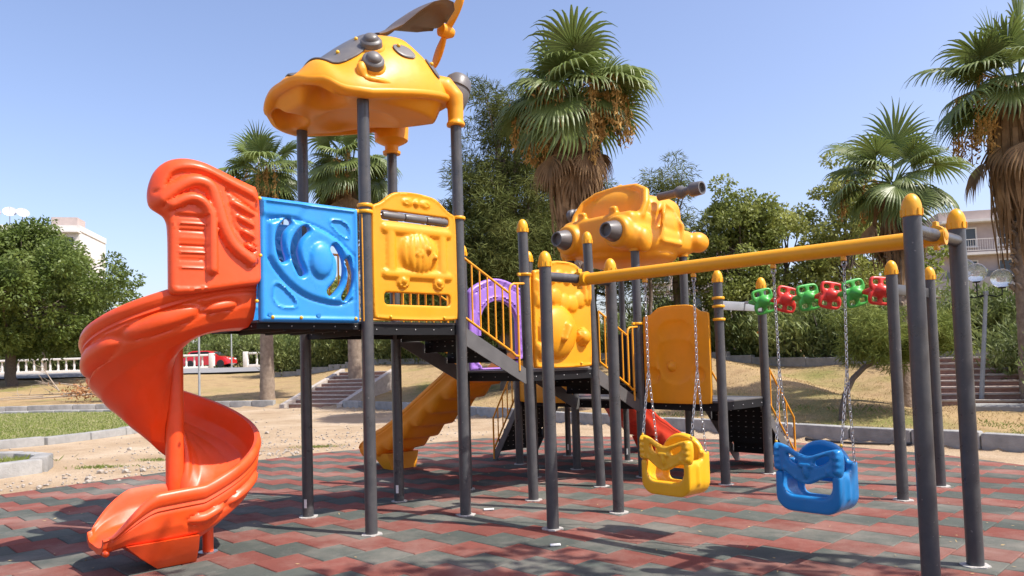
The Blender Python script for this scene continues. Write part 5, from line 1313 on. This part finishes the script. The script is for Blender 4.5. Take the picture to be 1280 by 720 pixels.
for (x, y, s, lb) in ((12.05, 16.3, 1.05, 'dark oleander shrub beside the brick steps'), (13.0, 15.4, 1.15, 'broad oleander shrub next to the steps and fan palm'), (12.9, 18.6, 1.1, 'oleander shrub below the globe lamp')):
    k += 1; shrub(x, y, s, lb, None, k)
for i in range(13):
    x_ = -47 + i * 3.1; k += 1; shrub(x_, 72.5 + random.uniform(-1, 1), random.uniform(2.0, 2.7), 'tall green roadside shrub beyond the white balustrade', 'roadside hedge shrubs', k)
# brick steps up the bank
M_STEP = mat('step_brick', (.24, .115, .085), .9, base2=(.33, .23, .18), nscale=6., bump=.6, bscale=40., objvar=.15)
M_STEPE = mat('step_edge', (.42, .37, .32), .9, var=.2, nscale=8., bump=.5, bscale=40.)
def steps(x, y, ang, n, w, rise, run, z0, label, cheeks=True):
    root = thing('steps', (x, y, z0), label, 'steps', ang)
    mm = MB(); mm.box((0, run * .6, -.35), (w, run * 1.2, rise + .7), None, .012); me = mm.mesh('step'); me.materials.append(M_STEP)
    me2 = MB().box((0, .02, rise / 2 - .02), (w + .02, .09, .05), None, .012).mesh('nosing'); me2.materials.append(M_STEPE)
    for i in range(n):
        o = bpy.data.objects.new('step', me); col.objects.link(o); o.parent = root; o.location = (random.uniform(-.03, .03), i * run, i * rise + rise * .5 ); o.rotation_euler = (random.uniform(-.01, .01), random.uniform(-.012, .012), random.uniform(-.01, .01))
        q = bpy.data.objects.new('nosing', me2); col.objects.link(q); q.parent = o
    if cheeks:
        for s in (-1, 1):
            mm = MB(); hgt = n * rise; ln = n * run
            mm.add([(s * w / 2 + dx, yy, zz) for dx in (0, s * .22) for yy, zz in ((-.3, -.5), (-.3, .12), (ln, hgt + .14), (ln, -.5))], [(0, 1, 2, 3), (7, 6, 5, 4), (0, 4, 5, 1), (1, 5, 6, 2), (2, 6, 7, 3), (3, 7, 4, 0)]); mm.build('cheek_wall', M_STEPE, root, 0)
    return root
steps(10.75, 17.3, R(-30), 8, 2.3, .135, .36, .22, 'brick steps climbing the bank beside the short fan palm')
steps(14.3, 23.6, R(-28), 7, 3.0, .15, .36, 1.45, 'upper brick steps leading towards the flats', False)
steps(-7.6, 28.9, R(-22), 9, 2.4, .14, .42, .0, 'worn brick steps climbing the bank between the palm trunk and kerb')
# ------------------------------------------------------------------ globe lamp
gl_root = thing('street_lamp', (10.85, 17.6, tz(10.85, 17.6)), 'leaning grey lamp post with clear glass globes beside the flats', 'street lamp')
M_LPOLE = mat('lamp_grey_paint', (.30, .32, .33), .5, var=.15)
def glassm():
    m = bpy.data.materials.new('globe_glass'); m.use_nodes = True; p = m.node_tree.nodes['Principled BSDF']; p.inputs['Base Color'].default_value = (.9, .9, .88, 1); p.inputs['Transmission Weight'].default_value = .75; p.inputs['Roughness'].default_value = .18; p.inputs['IOR'].default_value = 1.15; return m
M_GLOBE = glassm()
zt = 2.78 - tz(10.85, 17.6)
m = MB(); m.cyl((-.05, 0, -.2), (.22, 0, zt), .055, .04, n=14); m.box((.22, 0, zt + .03), (.09, .09, .09), None, .01); m.build('pole', M_LPOLE, gl_root)
for (dx, dy, dz) in ((.32, -.1, .12), (-.17, .05, .28), (-.25, .35, .42)):
    m = MB(); m.tube([(.22, 0, zt), (.22 + dx * .6, dy * .6, zt - .06), (.22 + dx, dy, zt - .02), (.22 + dx, dy, zt + dz)], .014, 6); m.lathe([(.02, 0), (.08, .01), (.085, .035), (.02, .04)], Matrix.Translation((.22 + dx, dy, zt + dz)), 14); ar = m.build('arm', M_DARK, gl_root, 40)
    m = MB(); m.ball((.22 + dx, dy, zt + dz + .24), .225, 20, 14); m.build('globe', M_GLOBE, ar, 60)
# ------------------------------------------------------------------ slim posts on the bank
def pole(x, y, h, r_, label, m=None):
    z = tz(x, y); b = MB(); b.cyl((x, y, z - .2), (x, y, z + h), r_, r_ * .8, n=12); b.lathe([(r_ * 2.2, 0), (r_ * 2.2, .02), (r_, .1)], Matrix.Translation((x, y, z - .02)), 14)
    return tag(b.build('lamp_post', m or M_LPOLE, None, 40, loc=(x, y, z)), label, 'post')
pole(-13.4, 32.3, 4.2, .05, 'slim grey metal post at the kerb beyond the spiral slide')
pole(-22.5, 60.5, 4.0, .06, 'thin pale post beside the white balustrade')
# ------------------------------------------------------------------ road, balustrade, red car
M_ROAD = mat('asphalt', (.19, .185, .18), .95, var=.2, nscale=3., bump=.3, bscale=80.)
M_BAL = mat('white_stone_paint', (.68, .66, .62), .85, var=.12, nscale=3., bump=.3, bscale=30.)
YR = 60.
zr = float(terrain([(-30, 57)])[0])
def sheet(name, x0, x1, y0, y1, zoff, m, label, n=40):
    mm = MB(); X = np.linspace(x0, x1, n)
    for i, x in enumerate(X): mm.v += [(x, y0, tz(x, y0) + zoff), (x, (y0 + y1) / 2, tz(x, (y0 + y1) / 2) + zoff), (x, y1, tz(x, y1) + zoff)]
    mm.f = [(i * 3 + k, i * 3 + k + 3, i * 3 + k + 4, i * 3 + k + 1) for i in range(n - 1) for k in (0, 1)]
    return tag(mm.build(name, m, None, 60), label, None, None, 'structure')
sheet('road', -140, -6, 62, 69, .12, M_ROAD, 'grey asphalt road behind the white balustrade')
sheet('pavement', -140, -6, 50, 55.5, .12, mat('pavement_grey', (.22, .215, .21), .9, var=.15), 'grey footpath in front of the white balustrade')
balm = MB().lathe([(.09, 0), (.09, .06), (.06, .1), (.085, .25), (.10, .36), (.06, .55), (.05, .68), (.085, .74), (.085, .8)], Matrix(), 10).mesh('baluster'); balm.materials.append(M_BAL); balm.shade_smooth()
def balustrade(x0, x1, y, label):
    z = tz((x0 + x1) / 2, y); root = thing('balustrade', ((x0 + x1) / 2, y, z), label, 'balustrade')
    L = x1 - x0; m = MB(); m.box((0, 0, .12), (L, .34, .3), None, .02); m.build('plinth', M_BAL, root, 30); m = MB(); m.box((0, 0, 1.13), (L, .32, .16), None, .03); m.build('top_rail', M_BAL, root, 30)
    n = int(L / .62)
    for i in range(n):
        o = bpy.data.objects.new('baluster', balm); col.objects.link(o); o.parent = root; o.location = (-L / 2 + .3 + i * (L - .6) / max(1, n - 1), 0, .26)
    for s in (-1, 1): m = MB(); m.box((s * (L / 2 - .18), 0, .62), (.36, .4, 1.3), None, .03); m.build('pier', M_BAL, root, 30)
balustrade(-62, -23.3, 59, 'long white balustrade running along the road behind the round tree')
balustrade(-21, -18.2, 59, 'short white balustrade piece between the palm trunk and the post')
# red car
M_CAR = mat('car_red', (.55, .018, .02), .25, coat=.8); M_GLASS = mat('dark_glass', (.02, .022, .025), .08); M_TYRE = mat('tyre', (.015, .015, .016), .8); M_RIM = mat('rim', (.5, .5, .52), .35, metal=.8)
zc_ = tz(-26, 65.5) + .13; car = thing('parked_car', (-26.3, 65.5, zc_), 'red hatchback passing behind the white balustrade', 'car')
prof = [(-2.1, .32), (-2.12, .62), (-2.02, .82), (-1.72, .95), (-1.42, 1.36), (-1.1, 1.46), (.15, 1.46), (.55, 1.36), (1.15, .98), (1.85, .86), (2.08, .68), (2.12, .34), (1.75, .24), (-1.8, .24)]
m = MB(); rows = []
for y_, k in ((-.86, .0), (-.84, .02), (-.72, .03), (.72, .03), (.84, .02), (.86, 0)): rows.append([(x_ * (.985 if abs(y_) > .85 else 1), y_ * (1 - .16 * max(0, (z_ - .9)) / .56), z_ - (.03 if abs(y_) > .85 and z_ > 1.2 else 0)) for x_, z_ in prof])
sweep(m, rows); m.build('body', M_CAR, car, 35)
for s in (-1, 1):
    for P4 in ([(-1.45, 1.0), (-1.25, 1.34), (-.5, 1.38), (-.5, 1.0)], [(-.42, 1.0), (-.42, 1.38), (.2, 1.38), (.9, 1.02)]):
        m = MB(); m.add([(a, s * (.865 - .13 * (b - .9)), b) for a, b in P4], [(0, 1, 2, 3)]); m.build('window', M_GLASS, car, 0)
m = MB(); m.add([(.62, -.66, 1.34), (1.14, -.74, 1.02), (1.14, .74, 1.02), (.62, .66, 1.34)], [(0, 1, 2, 3)]); v_ = m.build('windscreen', M_GLASS, car, 0); v_.location = (.03, 0, .025)
for x_ in (-1.3, 1.3):
    for s in (-1, 1):
        m = MB(); m.lathe([(.16, -.1), (.31, -.1), (.33, -.06), (.33, .06), (.31, .1), (.16, .1)], Matrix.Translation((x_, s * .78, .33)) @ Matrix.Rotation(PI / 2, 4, 'X'), 20); wv = m.build('wheel', M_TYRE, car, 40)
        m = MB(); m.lathe([(.02, -.095), (.17, -.09), (.17, .09), (.02, .095)], Matrix.Translation((x_, s * .78, .33)) @ Matrix.Rotation(PI / 2, 4, 'X'), 14); m.build('rim', M_RIM, wv, 40)
for s in (-1, 1): m = MB(); m.box((2.03, s * .6, .72), (.12, .3, .13), None, .03); m.build('headlight', M_WHITE, car); m = MB(); m.box((-2.03, s * .66, .84), (.1, .2, .16), None, .03); m.build('tail_light', M_RED, car)
# ------------------------------------------------------------------ buildings
M_PLASW = mat('white_render', (.62, .60, .56), .9, var=.1, nscale=1.5); M_PLASB = mat('beige_render', (.42, .35, .32), .9, var=.12, nscale=1.5); M_PLASO = mat('terracotta_render', (.46, .17, .09), .9, var=.12, nscale=1.5); M_PLASG = mat('grey_render', (.33, .31, .30), .9, var=.12, nscale=1.5)
M_PANE = mat('window_pane', (.04, .05, .06), .12); M_SLATE = mat('slate_blue_paint', (.07, .085, .10), .7, var=.15)
M_DISH = mat('dish_grey', (.45, .46, .48), .5)
def building(x, y, rz, w, d, floors, fh, wallm, label, bays, balcony=True, base=None, roof=None, slab=None, band=None):
    z0 = tz(x, y) if base is None else base
    root = thing('apartment_building', (x, y, z0 - .3), label, 'building', rz); H = floors * fh + .3
    m = MB(); m.box((0, d / 2 + .12, H / 2), (w, d, H)); m.build('wall_core', wallm, root, 0)
    bw = w / bays
    for f_ in range(floors):
        zf = .3 + f_ * fh
        m = MB(); m.box((0, -.08 if balcony else .06, zf + fh - .12), (w + .1, 1.3 if balcony else .24, .2)); m.build('floor_slab', slab or M_PLASW, root, 0)
        for b in range(bays):
            xc = -w / 2 + bw * (b + .5); ww = bw * .52; hh = fh * .52
            m = MB()                        # frame proud of the wall, pane set back in it
            for (cx, cz, sx, sz) in ((0, hh / 2 + .05, ww + .2, .1), (0, -hh / 2 - .05, ww + .2, .1), (-ww / 2 - .05, 0, .1, hh), (ww / 2 + .05, 0, .1, hh), (0, 0, .06, hh)): m.box((xc + cx, .09, zf + fh * .48 + cz), (sx, .12, sz))
            wn = m.build('window', M_PLASW, root, 0)
            m = MB(); m.box((xc, .11, zf + fh * .48), (ww, .06, hh)); m.build('pane', M_PANE, wn, 0)
            m = MB(); m.box((xc, .0, zf + fh * .48 - hh / 2 - .13), (ww + .3, .3, .06)); m.build('sill', M_PLASW, wn, 0)
        if balcony:
            m = MB(); zz = zf
            if band and f_ in band: m.box((0, -.70, zz + .5), (w, .08, 1.05)); m.build('balcony_front', M_SLATE, root, 0)
            else:
                m.box((0, -.70, zz + .95), (w, .05, .05)); m.box((0, -.70, zz + .1), (w, .05, .05))
                for i in range(int(w / .16)): m.box((-w / 2 + .08 + i * .16, -.70, zz + .52), (.022, .022, .85))
                m.build('balcony_railing', M_PLASW, root, 0)
    m = MB(); m.box((0, d / 2, H + .35), (w + .2, d + .3, .7)); m.build('parapet', roof or wallm, root, 0)
    return root, H, z0 - .3
def dish(x, y, z, r_, az, label):
    root = thing('satellite_dish', (x, y, z), label, 'satellite dish', az)
    m = MB(); M_ = Matrix.Translation((0, -.1, 1.0 * r_ / .5 + .2)) @ Matrix.Rotation(R(55), 4, 'X'); n = 8
    m.lathe([(r_ * k / n + .001, .25 * r_ * (k / n) ** 2) for k in range(n + 1)] + [(r_ * .98, .25 * r_ + .02)] + [(r_ * k / n + .001, .25 * r_ * (k / n) ** 2 + .02) for k in range(n - 1, -1, -1)], M_, 20); m.build('reflector', M_DISH, root, 50)
    m = MB(); m.cyl((0, 0, 0), (0, 0, 1.0 * r_ / .5 + .25), .05, n=10); m.tube([(0, -.1, .3 * r_ / .5), (0, -1.0 * r_, 1.35 * r_ / .5 + .2)], .025, 6); m.build('mast', M_LPOLE, root)
b1_, H1_, z1_ = building(36.2, 57, R(-14), 6.4, 8, 4, 2.5, M_PLASB, 'beige flats with slate blue balcony behind the globe lamp', 2, True, 1.2, M_PLASB, M_PLASW, (2,))
dish(38.4, 58.5, z1_ + H1_ + .7, .62, R(20), 'big grey satellite dish on the beige flats roof')
building(43.2, 60, R(-14), 7, 8, 4, 2.55, M_PLASO, 'terracotta flats with white railings next to the beige flats', 2, True, 1.2, M_PLASO)
building(17.4, 72, R(-10), 9, 8, 3, 3.0, M_PLASB, 'pale beige house glimpsed between the low tower posts', 3, False, 2.0)
building(23.5, 40, R(-20), 9, 6, 1, 2.6, M_PLASG, 'low grey house with small windows behind the upper steps', 3, False, 1.9)
bL, HL, zL = building(-59, 92, R(12), 11.5, 10, 6, 2.85, M_PLASW, 'white apartment block with roof dishes behind the round tree', 4, True, 2.0)
m = MB(); m.box((3.2, 4, HL + 1.4), (3.0, 3, 1.6)); m.build('stair_head', M_PLASB, bL, 0)
for i, (dx, s_) in enumerate(((-4.2, .7), (-2.6, .8), (-1.2, .75))):
    v_ = bL.matrix_basis @ Vector((dx, 1.5, HL + .7)); dish(v_.x, v_.y, v_.z + (z1_ * 0), s_, R(20 + 12 * i), ('white satellite dish on the white block roof, farthest from its stair head', 'middle of three satellite dishes on the white block roof', 'satellite dish on the white block roof, next to its stair head')[i])
# antenna mast far behind the short fan palm
m = MB(); m.cyl((33, 66, 1), (33, 66, 21.5), .09, .03, n=8); tag(m.build('antenna_mast', M_DARK, None, 40, loc=(33, 66, 1)), 'thin dark mast rising above the short fan palm', 'mast')

# ------------------------------------------------------------------ small things on the ground
M_HOSE = mat('black_hose', (.02, .02, .022), .5)
pts = spl([(5.0, 14.55), (5.35, 14.2), (5.25, 13.6), (5.6, 13.0), (6.0, 12.75), (6.6, 12.5), (7.05, 12.35), (7.4, 12.5), (7.55, 12.75)], 8)
m = MB(); m.tube([(x, y, .0 if i < len(pts) - 14 else .0 + .03 * (i - len(pts) + 14) / 2) for i, (x, y) in enumerate(pts)], .022, 7); tag(m.build('hose', M_HOSE, None, 60, loc=(6, 13, 0)), 'black hose lying along the kerb foot', 'hose')
# fallen branch pile
M_TWIG = mat('dead_wood', (.30, .24, .18), .95, var=.3, nscale=8.); M_DLEAF = leafmat('dead_leaf', (.28, .12, .05), (.42, .22, .10), .15, .9)
fb = thing('fallen_branch', (-20.3, 34.6, tz(-20.3, 34.6)), 'bare fallen branch with dead brown leaves on the bank', 'branch'); random.seed(9)
m = MB(); br = [((1.6, 0, .35), (-2.6, -1.2, .2), .06), ((1.4, .2, .4), (-1.6, .3, .9), .05), ((-.4, -.1, .5), (-1.5, .4, 1.7), .035), ((.5, 0, .4), (-3.0, .6, .35), .04), ((-1, -.3, .3), (-3.4, -1.4, .25), .03), ((-.6, .1, .6), (-2.2, 1.0, 1.0), .025)]
for a, b, r_ in br:
    limb(m, a, b, r_, .012, .15, 7)
    for k in range(5): t = random.uniform(.3, 1); q = Vector(a).lerp(Vector(b), t); limb(m, q, q + Vector((random.uniform(-.9, .1), random.uniform(-.5, .5), random.uniform(-.1, .5))), .014, .005, .2, 4)
m.build('boughs', M_TWIG, fb, 60, fix=False)
RNG = np.random.default_rng(5); C = RNG.normal(size=(420, 3)) * np.array((.6, .35, .2)) + np.array((.9, 0, .45)); link('dead_leaves', leaf_mesh('dead_leaves', C, rv(420), rv(420), .09, .035), M_DLEAF, fb, 0)
# pebbles, litter and scattered stones
M_STONE = mat('pebble', (.42, .37, .31), .95, var=.25, nscale=5., objvar=.25)
m = MB(); random.seed(4)
for i in range(1500):
    if i < 700: x, y = random.gauss(-4.2, 2.2), random.gauss(15.6, 1.6)
    elif i < 1100: t = random.random(); x, y = -6.3 - 2.2 * random.random() + t * 3.0, 9.6 + t * 5
    else: x, y = random.uniform(-12, 8), random.uniform(11, 30)
    if inside(FL, np.array([(x, y)]))[0] or kdist([(x, y)])[0] > -.2: continue
    s = random.uniform(.008, .03) * (1 if i % 23 else 2.4); bm = bmesh.new(); bmesh.ops.create_icosphere(bm, subdivisions=1, radius=s)
    for v in bm.verts: v.co *= random.uniform(.7, 1.2); v.co.z *= .65
    m.addbm(bm, Matrix.Translation((x, y, -.025 + s * .3)))
tag(m.build('pebbles', M_STONE, None, 0, fix=False), 'scattered pebbles on the sandy ground', None, None, 'stuff')
# grass
def blades(name, pts, h, m, label, wid=.006, kind='stuff'):
    n = len(pts); g = np.random.default_rng(2); a = g.uniform(0, 2 * PI, n); ln = g.uniform(.4, 1.2, n) * h
    d = np.stack([np.cos(a) * .7, np.sin(a) * .7, g.uniform(.5, 1.4, n)], 1); d /= np.linalg.norm(d, axis=1)[:, None]
    C = pts + d * ln[:, None] * .5; return tag(link(name, leaf_mesh(name, C, d, np.stack([-np.sin(a), np.cos(a), .3 * np.ones(n)], 1) + g.normal(size=(n, 3)) * .4, ln * .5, wid), m, None, 0), label, None, None, kind)
M_DRYG = leafmat('dry_grass', (.40, .28, .13), (.52, .40, .21), .2, .9, 1.5, .1); M_GRNG = leafmat('green_grass', (.12, .17, .035), (.24, .27, .07), .3, .6, 1.5, .2)
g = np.random.default_rng(8)
def scatter(n, x0, x1, y0, y1, cond):
    X = np.stack([g.uniform(x0, x1, n), g.uniform(y0, y1, n)], 1); X = X[cond(X)]; return np.column_stack([X, terrain(X) - .005])
D_ = scatter(60000, -16, 15, 9, 36, lambda X: (kdist(X) > .15) & (kdist(X) < 12) & (g.uniform(0, 1, len(X)) < np.clip(18 / X[:, 1], 0, 1) ** 2))
blades('dry_grass', D_, .07, M_DRYG, 'short dry straw-coloured grass covering the bank', .007)
D_ = scatter(26000, -2, 13, 8, 19, lambda X: (kdist(X) > .12) & (kdist(X) < 2.6) & (np.array([noise.noise(Vector((a * .6, b * .6, 3))) for a, b in X]) > .02))
blades('bank_grass', D_, .09, M_GRNG, 'green grass along the foot of the bank', .007)
IP = np.array(isl + [(-40, 29.6), (-40, 14.3)])
X = np.stack([g.uniform(-24, -9.5, 52000), g.uniform(14.5, 29.3, 52000)], 1); X = X[inside(IP, X) & (g.uniform(0, 1, len(X)) < np.clip(19 / X[:, 1], 0, 1) ** 2)]; X = X[np.abs(X[:, 0] / X[:, 1]) < .75]
blades('lawn_grass', np.column_stack([X, np.full(len(X), .07)]), .075, M_GRNG, 'short green lawn grass inside the curved kerb', .009)
X = np.vstack([g.normal(size=(260, 2)) * np.array((.22, .08)) + np.array(c) for c in ((-6.9, 12.7), (-6.2, 13.5), (-5.9, 14.6), (-3.9, 14.9))])
blades('weeds', np.column_stack([X, np.full(len(X), -.03)]), .06, M_GRNG, 'low green weeds in the sand by the rubber floor', .008)
X = np.stack([g.normal(-8.6, .35, 700), g.normal(12.7, .3, 700)], 1)
blades('planter_grass', np.column_stack([X, np.full(len(X), .09)]), .13, M_GRNG, 'green tuft growing in the small round planter', .008)
m = MB(); m.box((11.6, 15.9, tz(11.6, 15.9)), (3.6, .9, .22), Matrix.Rotation(R(-30), 3, 'Z'), .03); tag(m.build('path', M_KERB, None, 0), 'concrete path slab at the foot of the brick steps', None, None, 'structure')
rl_ = np.random.default_rng(14); X = np.stack([rl_.uniform(-6, 6.5, 420), rl_.uniform(5.2, 14, 420)], 1); X = X[inside(FL, X)]; nn_ = len(X)
C = np.column_stack([X, np.full(nn_, .009)]); Dn = np.column_stack([rl_.normal(size=(nn_, 2)), rl_.normal(size=nn_) * .15]); Nn = np.column_stack([rl_.normal(size=(nn_, 2)) * .3, np.ones(nn_)])
tag(link('fallen_leaves', leaf_mesh('fallen_leaves', C, Dn, Nn, rl_.uniform(.008, .024, nn_), rl_.uniform(.004, .009, nn_)), M_DRYG, None, 0), 'dry leaf bits blown over the rubber tiles', None, None, 'stuff')
# bits of litter
M_PAPER = M_WHITE
for (x, y, sx, sy, lb) in ((-.30, 8.02, .11, .035, 'white paper strip beside the tall tower post'), (.31, 6.42, .09, .03, 'crumpled white wrapper on the red tiles')):
    m = MB(); m.box((x, y, .012), (sx, sy, .018), Matrix.Rotation(R(8), 3, 'Z'), .006); tag(m.build('wrapper', M_PAPER, None, 0, loc=(x, y, 0)), lb, 'litter')
# shade tree standing behind the photographer's right
tree('shade_tree', 8.2, .3, 8, 4.3, 1.5, 6.4, M_LEAFM, 'leafy tree whose dappled shade falls on the near tiles', 'tree', .2, 60, 120, .10, .5, (.4, .8), lean=(-4.2, 1.9), ry=1.75, seed=77, base=0, hollow=.0)
